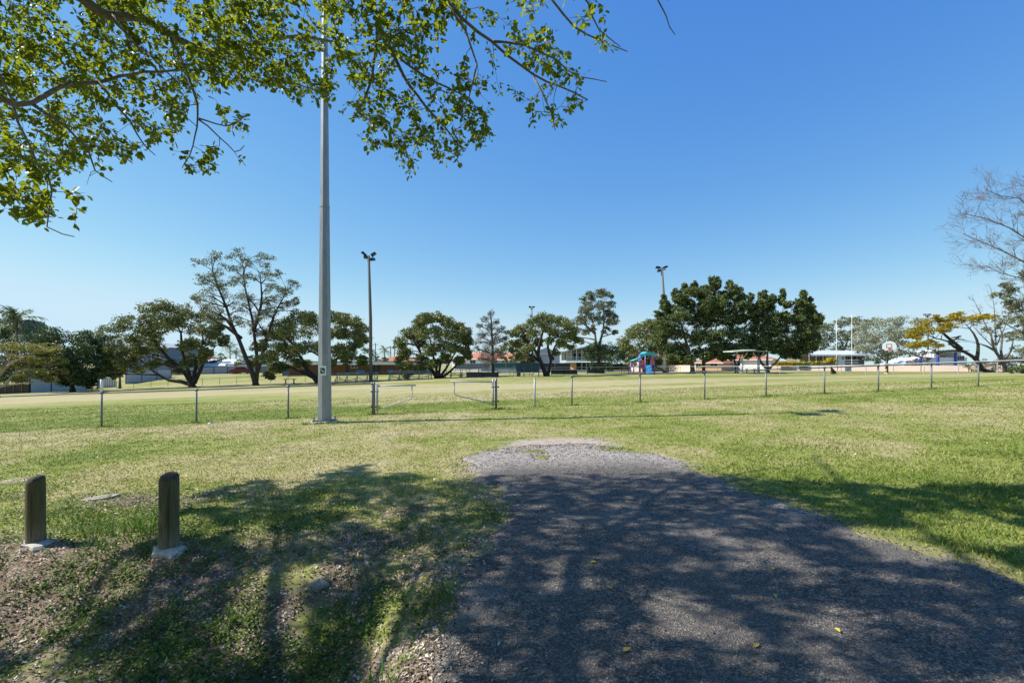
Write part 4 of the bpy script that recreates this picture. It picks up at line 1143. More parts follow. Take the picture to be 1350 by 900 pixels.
# ------------------------------------------------------------------ the big tree whose branches hang over the path
def over_tree():
    rg = np.random.default_rng(77); rr = random.Random(77)
    tx, ty = -6.2, -1.6
    base = Vector((tx, ty, gz(tx, ty)))
    t = thing("overhanging_tree", "broadleaf tree whose leafy branches hang across the top left of the sky", "tree", base)
    fork = base + Vector((.3, .4, 3.0))
    L = []          # (points, r_start, r_end)
    def px3(q):
        return P(q[0], q[1], q[2])
    L.append(([base + Vector((0, 0, -.3)), base + Vector((.05, .1, 1.2)), fork], .42, .30))
    L.append(([fork, Vector((-5.5, 1.2, 5.2)), px3((-20, -60, 4.4)), px3((60, -45, 4.7)), px3((110, 0, 4.9)), px3((142, 21, 5.1)), px3((185, 23, 5.4)), px3((220, 41, 5.7)), px3((256, 64, 6)), px3((290, 66, 6.4)), px3((334, 55, 6.8)), px3((400, 48, 7.3)), px3((450, 60, 7.5))], .15, .018))
    L.append(([fork, Vector((-6.2, 1.6, 4.6)), px3((-110, 60, 4.2)), px3((0, 130, 4.4)), px3((42, 137, 4.6)), px3((80, 113, 4.9)), px3((130, 108, 5.3)), px3((190, 96, 5.8)), px3((260, 92, 6.3))], .08, .012))
    L.append(([fork, Vector((-4.2, 1.0, 6.0)), Vector((-3.0, 3.0, 7.2)), px3((430, -110, 5.8)), px3((487, 0, 6)), px3((497, 27, 6.1)), px3((493, 80, 6.2)), px3((482, 128, 6.3)), px3((470, 150, 6.3))], .15, .012))
    L.append(([px3((497, 27, 6.1)), px3((532, 99, 6.2)), px3((551, 128, 6.2)), px3((590, 172, 6.2)), px3((612, 200, 6.2))], .030, .008))
    L.append(([px3((497, 40, 6.1)), px3((520, 70, 6.0)), px3((560, 100, 5.9)), px3((620, 130, 5.8))], .024, .008))
    L.append(([fork, Vector((-3.5, .6, 5.6)), Vector((-1.6, 2.2, 6.4)), px3((520, -90, 5.2)), px3((587, 0, 5.3)), px3((648, 56, 5.5)), px3((704, 101, 5.6)), px3((735, 112, 5.7)), px3((775, 132, 5.8))], .12, .008))
    L.append(([px3((704, 101, 5.6)), px3((722, 138, 5.6)), px3((732, 172, 5.6))], .014, .005))
    L.append(([px3((648, 56, 5.5)), px3((690, 60, 5.6)), px3((730, 78, 5.8)), px3((760, 100, 5.9)), px3((800, 108, 6.0))], .016, .005))
    L.append(([px3((590, 4, 5.3)), px3((612, 40, 5.3)), px3((628, 85, 5.3)), px3((618, 130, 5.3)), px3((605, 150, 5.3))], .016, .005))
    L.append(([Vector((-1.6, 2.2, 6.4)), px3((660, -80, 4.6)), px3((728, 0, 4.7)), px3((757, 35, 4.8)), px3((789, 53, 4.9)), px3((827, 68, 5.0))], .045, .005))
    L.append(([px3((755, -30, 4.75)), px3((775, 5, 4.8)), px3((790, 40, 4.9)), px3((818, 62, 5.0))], .014, .004))
    L.append(([Vector((-1.6, 2.2, 6.4)), px3((800, -90, 4.4)), px3((866, -5, 4.5)), px3((878, 22, 4.5)), px3((890, 46, 4.6))], .03, .004))
    L.append(([px3((225, 45, 5.7)), px3((247, 100, 5.5)), px3((262, 152, 5.4)), px3((257, 178, 5.4)), px3((250, 205, 5.4)), px3((240, 222, 5.4))], .022, .004))
    L.append(([px3((262, 155, 5.4)), px3((285, 165, 5.4)), px3((308, 163, 5.45)), px3((326, 150, 5.5))], .010, .004))
    L.append(([px3((262, 157, 5.4)), px3((290, 180, 5.4)), px3((310, 200, 5.4)), px3((322, 192, 5.4))], .010, .004))
    L.append(([px3((-110, 60, 4.2)), px3((-40, 60, 4.0)), px3((2, 105, 4.05)), px3((25, 160, 4.1)), px3((52, 215, 4.2)), px3((70, 252, 4.2)), px3((64, 300, 4.2)), px3((98, 312, 4.25))], .018, .004))
    L.append(([px3((42, 137, 4.6)), px3((85, 165, 4.7)), px3((115, 195, 4.8)), px3((128, 226, 4.85)), px3((148, 240, 4.9))], .018, .004))
    L.append(([px3((130, 108, 5.3)), px3((170, 160, 5.3)), px3((190, 190, 5.35)), px3((205, 205, 5.4))], .016, .004))
    L.append(([px3((150, 22, 5.1)), px3((175, 55, 4.9)), px3((200, 75, 4.7)), px3((235, 110, 4.6))], .02, .006))
    L.append(([px3((290, 66, 6.4)), px3((330, 80, 6.3)), px3((360, 100, 6.3)), px3((400, 115, 6.3)), px3((430, 125, 6.3))], .02, .005))
    # limbs outside the picture, some added to throw streak shadows on the bank
    L.append(([fork, Vector((-7.2, 1.5, 5.2)), Vector((-8.2, 4.0, 6.2)), Vector((-8.8, 6.4, 6.6)), Vector((-9.0, 8.6, 6.4))], .09, .02))
    L.append(([fork, Vector((-7.8, .8, 4.8)), Vector((-9.6, 2.6, 5.4)), Vector((-11, 4.4, 5.6))], .08, .02))
    L.append(([fork, Vector((-5.2, 1.4, 6.4)), Vector((-5.0, 4.0, 8.4)), Vector((-5.0, 6.6, 9.2)), Vector((-4.6, 8.6, 9.6))], .10, .02))
    L.append(([Vector((-3.5, .6, 5.6)), Vector((-1.0, .4, 6.6)), Vector((1.4, 1.6, 7.0)), Vector((3.0, 2.6, 6.8))], .10, .02))
    L.append(([Vector((-5.2, 1.4, 6.4)), Vector((-3.0, 3.0, 8.4)), Vector((-.8, 4.6, 9.2)), Vector((.6, 5.6, 9.0))], .10, .02))
    L.append(([fork, Vector((-6.8, 1.2, 4.5)), Vector((-7.4, 2.8, 4.9)), Vector((-8.0, 4.6, 5.1)), Vector((-7.9, 6.6, 5.3))], .10, .035))
    L.append(([Vector((-6.8, 1.2, 4.5)), Vector((-6.6, 2.4, 4.5)), Vector((-6.7, 3.8, 4.7)), Vector((-7.1, 5.2, 4.8))], .07, .03))
    L.append(([Vector((-7.8, .8, 4.8)), Vector((-8.6, 2.0, 5.0)), Vector((-9.3, 3.6, 5.4)), Vector((-9.4, 5.4, 5.8))], .08, .03))
    L.append(([fork, Vector((-6.5, -3.5, 5.6)), Vector((-6.5, -5.5, 6.2))], .15, .03))
    L.append(([fork, Vector((-3.5, -2.5, 5.4)), Vector((-1, -3.5, 6.2))], .15, .03))
    MBt = MB()
    npos, nrad = [], []
    for pts, ra, rb in L:
        sm = []
        for i in range(len(pts) - 1):
            a = pts[i]; b_ = pts[i + 1]; j0 = pts[max(i - 1, 0)]; j3 = pts[min(i + 2, len(pts) - 1)]
            k = max(2, int((b_ - a).length / .16))
            for s_ in range(k):
                tt = s_ / k
                q = .5 * ((2 * a) + (b_ - j0) * tt + (2 * j0 - 5 * a + 4 * b_ - j3) * tt ** 2 + (3 * a - j0 - 3 * b_ + j3) * tt ** 3)
                sm.append(q + Vector((rr.gauss(0, 1), rr.gauss(0, 1), rr.gauss(0, 1))) * .008)
        sm.append(pts[-1])
        n = len(sm)
        rad = [ra + (rb - ra) * (i / (n - 1)) ** .75 for i in range(n)]
        MBt.tube([q - base for q in sm], rad, 9 if ra > .06 else 6)
        if ra < .4:
            npos += [tuple(q) for q in sm]; nrad += rad
    # ---- where sprays of leaves grow
    def ground_shadow(p):
        h = (p.z - .1) / SUNV.z
        return p.x - SUNV.x * h, p.y - SUNV.y * h
    def unproj(px, py):
        Y = (CAMZ - .1) * FOC / (py - HZP); return ((px - CXP) / FOC * Y, Y)
    far_px = [(-60, 765), (0, 762), (90, 752), (150, 735), (195, 690), (265, 635), (330, 622), (430, 612), (480, 606), (560, 608), (640, 616), (700, 620), (760, 622), (830, 626), (880, 622), (930, 628), (1000, 634), (1060, 646), (1120, 650), (1200, 658), (1270, 655), (1350, 658), (1420, 664)]
    far = [unproj(*q) for q in far_px]
    poly = [(-5.6, 3.75)] + far + [(7.5, 4.2), (7.5, -5.0), (-5.6, -5.0)]
    PX = np.array([q[0] for q in poly]); PY = np.array([q[1] for q in poly])
    def inside(x, y):
        c = False; j = len(PX) - 1
        for i in range(len(PX)):
            if (PY[i] > y) != (PY[j] > y) and x < (PX[j] - PX[i]) * (y - PY[i]) / (PY[j] - PY[i]) + PX[i]:
                c = not c
            j = i
        return c
    def inpoly(poly_, x, y):
        c = False; j = len(poly_) - 1
        for i in range(len(poly_)):
            xi, yi = poly_[i]; xj, yj = poly_[j]
            if (yi > y) != (yj > y) and x < (xj - xi) * (y - yi) / (yj - yi) + xi:
                c = not c
            j = i
        return c
    # sprays of the part seen in the picture: (outline, sprays per 1000 px2, depth range)
    vis = [
        ([(-40, -40), (330, -40), (330, 105), (275, 118), (240, 165), (200, 188), (150, 195), (120, 205), (85, 225), (40, 215), (-40, 235)], 13.5, (4.9, 7.4)),
        ([(-40, 205), (40, 205), (75, 232), (72, 270), (58, 285), (40, 296), (15, 265), (-40, 250)], 9.0, (4.0, 4.6)),
        ([(300, -40), (610, -40), (590, 40), (560, 62), (450, 72), (432, 130), (400, 128), (365, 118), (330, 105)], 13.5, (5.2, 7.0)),
        ([(455, 58), (560, 66), (585, 80), (575, 110), (600, 118), (645, 150), (648, 172), (615, 190), (606, 215), (575, 205), (560, 190), (545, 222), (530, 222), (520, 195), (490, 190), (480, 165), (455, 150), (460, 100)], 11.5, (5.6, 6.6)),
        ([(590, -30), (640, 10), (700, 40), (740, 80), (775, 110), (772, 130), (740, 160), (722, 165), (690, 150), (660, 120), (620, 60), (590, 40)], 3.8, (5.2, 6.0)),
        ([(690, 40), (745, 45), (755, 75), (735, 100), (700, 80)], 9.0, (5.4, 6.0)),
        ([(595, 60), (628, 70), (640, 110), (620, 160), (598, 140)], 6.0, (5.2, 5.6)),
        ([(655, -30), (710, -30), (716, 18), (690, 14)], 6.0, (4.8, 5.6)),
        ([(735, -30), (800, -30), (818, 45), (790, 64), (760, 20)], 3.2, (4.6, 5.0)),
        ([(862, -25), (888, -25), (890, 12), (866, 12)], 4.0, (4.4, 4.6)),
        ([(285, 140), (322, 138), (330, 162), (300, 172)], 8.0, (5.3, 5.6)),
        ([(235, 205), (262, 190), (300, 200), (325, 185), (318, 212), (285, 222), (245, 220)], 7.0, (5.3, 5.6)),
        ([(120, 205), (160, 200), (205, 190), (200, 208), (150, 222), (110, 240)], 4.0, (4.8, 5.4)),
        ([(85, 245), (122, 255), (122, 285), (95, 282)], 3.0, (4.2, 4.4)),
    ]
    spr = []; cov = {}
    cell = .3
    def add_cov(p, amt):
        gx, gy = ground_shadow(p); k = (int(math.floor(gx / cell)), int(math.floor(gy / cell)))
        for dx in (-1, 0, 1):
            for dy in (-1, 0, 1):
                kk = (k[0] + dx, k[1] + dy); cov[kk] = cov.get(kk, 0) + amt * (.32 if dx == 0 and dy == 0 else .085)
    for pl, dens, (d0, d1) in vis:
        ax = [q[0] for q in pl]; ay = [q[1] for q in pl]
        area = abs(sum(pl[i][0] * pl[(i + 1) % len(pl)][1] - pl[(i + 1) % len(pl)][0] * pl[i][1] for i in range(len(pl)))) / 2
        want = int(area / 1000 * dens); n = 0; tries = 0
        while n < want and tries < want * 40:
            tries += 1
            x = rr.uniform(min(ax), max(ax)); y = rr.uniform(min(ay), max(ay))
            if not inpoly(pl, x, y):
                continue
            if dens > 9 and vnoise(x / 26.0, y / 22.0, 91) < .30 and rr.random() < .8:   # holes of sky
                continue
            if 408 < x < 444 and 38 < y < 104 and rr.random() < .8:
                continue
            p = P(x, y, rr.uniform(d0, d1))
            gx, gy = ground_shadow(p)
            if not inside(gx, gy) and gy > 5.0 and tries < want * 25:
                continue
            spr.append((p, 1)); n += 1; add_cov(p, 1.0)
    nvis = len(spr)
    # sprays outside the picture: spread so that the ground below gets an even, broken shade
    cells = []
    for ix in range(int(-5.6 / cell), int(7.6 / cell)):
        for iy in range(int(-5 / cell), int(9 / cell)):
            x = (ix + .5) * cell; y = (iy + .5) * cell
            if inside(x, y):
                # lighter shade on the left bank and along the rim, holes elsewhere
                lo_ = .30 if x < -2.4 and y < 4.5 else .37 if x < -.4 else .43
                k = 16.0 * float(sstep(lo_, lo_ + .10, fbm(x * 1.9 + 4, y * 2.2, 95, 3)))
                if x < -2.2 and y < 4.2:
                    k *= .9
                if y < .6:
                    k = 4.0  # unseen sprays behind the camera, added to hold back skylight
                cells.append((ix, iy, k))
    tot = 0
    order = cells * 40; rr.shuffle(order)
    for ix, iy, k in order:
        if cov.get((ix, iy), 0) >= k:
            continue
        gx = (ix + rr.random()) * cell; gy = (iy + rr.random()) * cell
        for _ in range(6):
            z = rr.uniform(3.6, 7.6)
            h = (z - .1) / SUNV.z
            p = Vector((gx + SUNV.x * h, gy + SUNV.y * h, z))
            if p.y > .3:
                sx = CXP + p.x / p.y * FOC; sy = HZP - (p.z - CAMZ) / p.y * FOC
                if sx > -45 and sy > -45:
                    continue
            spr.append((p, 0)); add_cov(p, 1.0); tot += 1
            break
    # ---- twigs grow from the nearest wood to each spray, nearest sprays first
    cap = len(npos) + 14 * len(spr) + 100
    NPp = np.zeros((cap, 3)); NRr = np.zeros(cap); cnt = len(npos)
    NPp[:cnt] = npos; NRr[:cnt] = nrad
    SP = np.array([tuple(p) for p, _ in spr])
    d0 = np.full(len(spr), 1e9)
    for i0 in range(0, cnt, 200):
        d0 = np.minimum(d0, np.linalg.norm(SP[:, None] - NPp[None, i0:min(cnt, i0 + 200)], axis=2).min(1))
    leaves_c, leaves_d, leaves_s, leaves_t, leaves_v = [], [], [], [], []
    tw = MB()
    for idx in np.argsort(d0):
        p, v = spr[idx]
        d = ((NPp[:cnt] - SP[idx]) ** 2).sum(1)
        j = int(d.argmin()); a = Vector(NPp[j]); Ld = math.sqrt(d[j])
        r_ = min(max(NRr[j] * .6, .003), .004 + .006 * Ld)
        k = max(2, int(Ld / .14) + 1)
        out = (p - a).normalized() if Ld > .01 else Vector((0, 0, -1))
        mid = a.lerp(p, .5) + Vector((rr.gauss(0, .12), rr.gauss(0, .12), rr.gauss(.04, .08))) * Ld
        path = bez(a, mid, p, k + 1)
        endd = (p - mid).normalized() if (p - mid).length > .01 else out
        endd = (endd + Vector((rr.gauss(0, .3), rr.gauss(0, .3), -.25 + rr.gauss(0, .2)))).normalized()
        tip = p + endd * rr.uniform(.06, .16)
        path2 = path + [tip]
        rad = [r_ + (.0016 - r_) * i / (len(path2) - 1) for i in range(len(path2))]
        if v or Ld > .35:
            tw.tube([q - base for q in path2], rad, 4 if r_ > .006 and v else 3, False)
        for i in range(1, len(path)):
            if cnt < cap:
                NPp[cnt] = path[i]; NRr[cnt] = rad[i]; cnt += 1
        if rr.random() < .06:
            continue                                     # bare twig
        tone = rr.gauss(.38, .2)
        nl = rr.randint(8, 13)
        for q in range(nl):
            s_ = rr.random()
            c0 = p.lerp(tip, s_ * 1.1 - .1) if rr.random() < .6 else path[-2].lerp(p, s_)
            dr = (endd * .5 + Vector((rr.gauss(0, 1), rr.gauss(0, 1), rr.gauss(-.35, .8)))).normalized()
            leaves_c.append(c0 + dr * rr.uniform(.02, .075) + Vector((0, 0, -rr.random() * .02))); leaves_d.append(dr)
            leaves_s.append(rr.uniform(.036, .088) * (1.0 if v else 1.3)); leaves_t.append(tone + rr.gauss(0, .24)); leaves_v.append(v)
    C = np.array([tuple(q) for q in leaves_c]); D = np.array([tuple(q) for q in leaves_d]); S = np.array(leaves_s)[:, None]
    n = len(C)
    q = rg.normal(0, 1, (n, 3)); q[:, 2] = np.abs(q[:, 2]) + .6
    w = np.cross(D, q); w /= np.linalg.norm(w, axis=1)[:, None] + 1e-9
    nn = np.cross(w, D)
    A = C - D * S * .5; B = C + D * S * .5 - nn * S * .10
    WW = w * S * .30
    up = nn * S * .08
    V = np.stack([A, C - D * S * .12 + WW + up, C + D * S * .22 + WW * .8 + up * .6, B, C + D * S * .22 - WW * .8 + up * .6, C - D * S * .12 - WW + up], 1).reshape(-1, 3)
    o = np.arange(n)[:, None] * 6
    seen = np.array(leaves_v) == 1
    F = np.concatenate([o[seen] + np.array([[0, 1, 2, 3]]), o[seen] + np.array([[0, 3, 4, 5]]), o[~seen] + np.array([[0, 1, 3, 4]])], 0)
    MBt.build("trunk", bark_over, t, smooth=True)
    tw.build("twigs", bark_twig, t, kind="stuff")
    T = np.clip(np.array(leaves_t), 0, 1)
    yel = rg.random(n) < .03
    T[yel] = 1.0
    np_mesh("foliage", V, F, m_over, t, attrs={"tone": np.repeat(T, 6)}, origin=base, kind="stuff")
    print("OVER TREE sprays", nvis, tot, "leaves", n)
    return t
bark_over = simple("overhanging_bark", (.25, .21, .17), .9, 0, .4, 10, (3, 3, 3), .5, 40, .01)
bark_twig = simple("twig_bark", (.085, .065, .05), .85, 0, .3, 20, bmp=0)
m_over = foliage("overhanging_leaves", (.012, .026, .006), (.052, .090, .012), (.21, .235, .02), .54, (.47, .55, .02), rough=.38, spec=.45)
over_tree()
# ------------------------------------------------------------------ oval fence on the far side and right side of the field
line = [(45.2, 18.4), (33, 60), (29.6, 64.2), (25.5, 69.2), (20, 72.3), (0, 73.2), (-20, 74.2), (-45, 75.2), (-66, 75.6)]
def walk(pts, step):
    out = [Vector((*pts[0], 0))]; acc = 0
    for a, b_ in zip(pts[:-1], pts[1:]):
        a = Vector((*a, 0)); b_ = Vector((*b_, 0)); L = (b_ - a).length; s = step - acc
        while s <= L:
            out.append(a.lerp(b_, s / L)); s += step
        acc = L - (s - step)
    return out
def long_fence(label, posts, mat, hgt, r):
    o0 = Vector((posts[0].x, posts[0].y, gz(posts[0].x, posts[0].y)))
    t = thing("pipe_fence", label, "fence", o0, 0, "steel pipe fence sections round the playing field")
    pm = None; pts = []
    for q in posts:
        z = gz(q.x, q.y); g = Vector((q.x, q.y, z)) - o0
        if pm is None:
            m = MB(); m.tube([(0, 0, -.2), (0, 0, hgt)], r, 6); pm = m.build("post", mat, t)
        else:
            pm = pm.copy(); COL.objects.link(pm)
        pm.location = g
        pts.append(g + Vector((0, 0, hgt)))
    m = MB(); m.tube(pts, r * .95, 6); m.build("rail", mat, t)
posts = walk(line, 2.7)
ni = next(i for i, q in enumerate(posts) if q.y >= 58 and q.x < 34)
nj = next(i for i, q in enumerate(posts) if q.x < -12)
long_fence("pale pipe fence curving away along the right side of the field", posts[:ni + 1], galv_pale, 1.08, .036)
long_fence("distant pipe fence across the far side of the field behind the scoreboard and playground", posts[ni:nj + 1], grey_alu, 1.05, .034)
long_fence("thin dark distant fence behind the trees at the left of the field", posts[nj:], simple("dark_fence_steel", (.07, .075, .075), .6, .2), 1.05, .03)

# ------------------------------------------------------------------ timber light poles with floodlights
def light_pole(label, px_b, Y, px_t, py_t, r, heads, mat, group="distant floodlight poles"):
    b0 = gp(px_b, Y); top = P(px_t, py_t, Y) - b0
    t = thing("light_pole", label, "light pole", b0, 0, group)
    m = MB(); m.tube([Vector((0, 0, -.3)), top * .5 + Vector((r * .4, 0, 0)), top], [r, r * .85, r * .65], 9); m.build("pole", mat, t, smooth=True)
    m = MB(); hw = max(abs(h[0]) for h in heads); m.bar(top + Vector((-hw, 0, -.35)), top + Vector((hw, 0, -.35)), .10); m.build("cross_arm", dark_metal, t)
    for (dx, dz, tilt) in heads:
        c = top + Vector((dx, -.1, dz)); a = tilt
        u = Vector((math.cos(a), 0, math.sin(a))); w = Vector((-math.sin(a), 0, math.cos(a)))
        m = MB()
        m.prism([c - u * .36 - w * .16, c + u * .36 - w * .12, c + u * .30 + w * .15, c - u * .30 + w * .18], (0, .45, 0))
        m.bar(c + Vector((0, .2, 0)), Vector((c.x * .85 + top.x * .15, 0, top.z - .35)), .06)
        m.build("floodlight", dark_metal, t)
    return t
pole_m = simple("timber_pole", (.12, .115, .10), .85, .05, .35, 5, (4, 4, .4), .3)
light_pole("weathered light pole with angled floodlights standing between the tall pole and the rounded tree", 489, 62, 486, 337, .24, ((-.62, .25, -.7), (.6, .2, .6), (.45, -.45, .05), (-.3, -.15, -.4)), pole_m)
light_pole("leaning light pole rising behind the big fig tree beside the playground", 880, 75, 872.5, 352.5, .26, ((-.55, .0, -.1), (.6, .05, .35), (-.3, -.5, .2)), simple("pale_timber_pole", (.17, .165, .15), .85, 0, .3, 4, (4, 4, .4), .3))
light_pole("thin far light pole just above the airy tree", 703, 120, 701, 405, .18, ((-.4, .1, -.1), (.45, .1, .1)), pole_m)
light_pole("far right light pole behind the golden tree", 1223, 130, 1223, 415, .22, ((-.6, .1, .1), (.6, .1, -.1), (0, -.4, .0)), pole_m)
for i, (px, pt, lab) in enumerate(((495, 452, "power pole above the clubhouse just right of the near light pole"), (515, 456, "power pole left of a pair above the red tiled roof"), (520, 457, "power pole right of a pair above the red tiled roof"))):
    b0 = gp(px, 150); top = P(px, pt, 150) - b0
    t = thing("power_pole", lab, "power pole", b0, 0, "far power poles")
    m = MB(); m.tube([Vector((0, 0, -.2)), top], [.16, .12], 6); m.build("pole", pole_m, t)
    m = MB(); m.bar(top + Vector((-.9, 0, -.5)), top + Vector((.9, 0, -.5)), .12); m.build("cross_arm", pole_m, t)

# ------------------------------------------------------------------ bleachers, benches, scoreboard
def bleacher(label, px0, px1, Y, hgt=1.2):
    a = gp(px0, Y); b_ = gp(px1, Y); L = (b_ - a).length
    c = a.lerp(b_, .5); c.z = gz(c.x, Y)
    t = thing("bleacher", label, "bleacher", c, 0, "aluminium bleachers along the far side of the field")
    n = 5
    for i in range(n):
        x = -L / 2 + L * i / (n - 1)
        m = MB(); m.bar((x, .95, -.05), (x, .95, hgt), .07); m.bar((x, -.1, .0), (x, .95, .82), .06); m.bar((x, -.1, 0), (x, .95, .03), .06)
        m.bar((x, .42, 0), (x, .42, .42), .05); m.build("frame", grey_alu, t)
    for k, (y, z) in enumerate(((0, .30), (.42, .56), (.84, .84))):
        m = MB(); m.box(-L / 2, L / 2, y - .13, y + .13, z, z + .045); m.build("seat_plank", galv, t, bevel=.01)
    for k, (y, z) in enumerate(((.25, .14), (.66, .36))):
        m = MB(); m.box(-L / 2 + .05, L / 2 - .05, y - .10, y + .10, z, z + .035); m.build("foot_plank", galv, t)
    for z in (hgt, hgt - .22):
        m = MB(); m.bar((-L / 2, .95, z), (L / 2, .95, z), .06); m.build("guard_rail", grey_alu, t)
    for i in range(n - 1):
        x0 = -L / 2 + L * i / (n - 1); x1 = x0 + L / (n - 1)
        zz = (.62, .08) if i % 2 == 0 else (.08, .62)
        m = MB(); m.bar((x0, 1.0, zz[0]), (x1, 1.0, zz[1]), .05); m.build("brace", grey_alu, t)
bleacher("open metal bleacher straddled by the near light pole", 441, 495, 61)
bleacher("open metal bleacher standing just left of the rounded multi stemmed tree", 512, 564, 64)
bleacher("open metal bleacher partly hidden behind the navy bench, right of the multi stemmed tree", 594, 643, 69)

def table_bench(name, label, px0, px1, Y, mat, hgt=.75, group=None, panel=None):
    a = gp(px0, Y); b_ = gp(px1, Y); L = b_.x - a.x; c = a.lerp(b_, .5); c.z = gz(c.x, Y)
    t = thing(name, label, "picnic table" if "table" in name else "bench", c, 0, group)
    m = MB(); m.box(-L / 2, L / 2, -.35, .35, hgt - .05, hgt); m.build("top", mat, t, bevel=.01)
    for s in (-1, 1):
        if "table" in name:
            m = MB(); m.box(-L / 2, L / 2, s * .75 - .14, s * .75 + .14, .42, .46); m.build("seat", mat, t, bevel=.01)
        m = MB(); x = s * (L / 2 - .25)
        m.bar((x, -.28, 0), (x, .22, hgt - .05), .07); m.bar((x, .28, 0), (x, -.22, hgt - .05), .07)
        if "table" in name:
            m.bar((x, -.8, .40), (x, .8, .40), .06)
        m.build("leg", mat, t)
    return t
table_bench("picnic_table", "dark picnic table at the foot of the multi stemmed tree, half behind its trunk", 566, 590, 67, timber, .72, "picnic tables along the field")
table_bench("picnic_table", "dark picnic table in front of the third bleacher", 592, 611, 65.5, dark_metal, .74, "picnic tables along the field")
table_bench("picnic_table", "timber picnic table left of the playground steps", 817, 831, 71, timber, .72, "picnic tables along the field")
def panel_bench(label, px0, px1, Y, hgt):
    a = gp(px0, Y); b_ = gp(px1, Y); L = b_.x - a.x; c = a.lerp(b_, .5); c.z = gz(c.x, Y)
    t = thing("team_bench", label, "bench", c, 0, "navy team benches along the field")
    n = max(2, int(L / 1.9)); w = L / n
    for i in range(n):
        m = MB(); m.box(-L / 2 + w * i + .015, -L / 2 + w * (i + 1) - .015, .30, .36, .08, hgt); m.build("back_panel", navy, t)
    m = MB(); m.box(-L / 2 - .1, L / 2 + .35, -.12, .30, hgt - .06, hgt - .02); m.build("seat", dark_metal, t)
    for i in range(n + 1):
        m = MB(); m.bar((-L / 2 + w * i, .38, 0), (-L / 2 + w * i, .38, hgt), .07); m.bar((-L / 2 + w * i, -.1, 0), (-L / 2 + w * i, .3, hgt - .06), .05); m.build("leg", dark_metal, t)
panel_bench("long navy panelled bench in front of the upright casuarina tree", 615, 657, 61.5, .74)
panel_bench("long navy panelled bench beside the V shaped trunk of the airy tree", 727, 761, 70, .72)
panel_bench("short navy panelled bench at the foot of the pale topped tree", 774.5, 797, 76, .66)
table_bench("bench", "small dark slatted bench on the grass right of the tall sparse tree's trunk", 374, 390, 63, dark_metal, .72)

def scoreboard():
    Y = 62.5; a = gp(680.5, Y); b_ = gp(711, Y); c = a.lerp(b_, .5); c.z = gz(c.x, Y); L = b_.x - a.x
    t = thing("scoreboard", "dark blank teal scoreboard on short legs, left of the airy tree", "scoreboard", c)
    z1 = P(0, 478.2, Y).z - c.z; z0 = P(0, 490.5, Y).z - c.z
    n = 3
    for i in range(n):
        m = MB(); m.box(-L / 2 + L / n * i + .008, -L / 2 + L / n * (i + 1) - .008, -.06, .04, z0, z1); m.build("board_panel", teal_dark, t)
    m = MB(); m.bar((-L / 2, .08, z1 - .05), (L / 2, .08, z1 - .05), .07); m.bar((-L / 2, .08, z0 + .05), (L / 2, .08, z0 + .05), .07); m.build("frame", dark_metal, t)
    for x in (-L / 2 + .12, L / 2 - .06):
        m = MB(); m.bar((x, .06, -.1), (x, .06, z1), .11); m.build("leg", dark_metal, t)
    for x in (-.55, .25):
        m = MB(); m.bar((x, .1, -.1), (x, .1, z0), .05); m.build("leg", dark_metal, t)
scoreboard()
Y = 61.6; c = gp(684, Y)
t = thing("wheelie_bin", "dark green rubbish bin under the left end of the scoreboard", "bin", c)
m = MB(); m.prism([(-.20, -.22, .08), (.20, -.22, .08), (.26, -.30, .62), (-.26, -.30, .62)], (0, .5, 0)); m.build("body", teal_dark, t, bevel=.02)
m = MB(); m.prism([(-.28, -.33, .62), (.28, -.33, .62), (.26, -.25, .70), (-.26, -.25, .70)], (0, .55, 0)); m.build("lid", teal_dark, t)
for s in (-1, 1):
    m = MB(); m.tube([(s * .17 - .03, .2, .08), (s * .17 + .03, .2, .08)], .09, 10); m.build("wheel", dark_metal, t)
table_bench("bench", "low timber bench under the scoreboard", 689, 704, 61.8, timber, .36)
for i, (px0, px1, Y, lab) in enumerate(((672, 677.5, 66, "small bare pipe frame left of the scoreboard"),)):
    a = gp(px0, Y); b_ = gp(px1, Y); c = a.lerp(b_, .5); L = b_.x - a.x
    t = thing("low_railing", lab, "frame", c)
    for s in (-1, 1):
        m = MB(); m.tube([(s * L / 2, 0, -.1), (s * L / 2, 0, .85 if s < 0 else 1.5)], .03, 6); m.build("post", grey_alu, t)
    m = MB(); m.tube([(-L / 2, 0, .85), (L / 2, 0, .85)], .03, 6); m.build("rail", grey_alu, t)

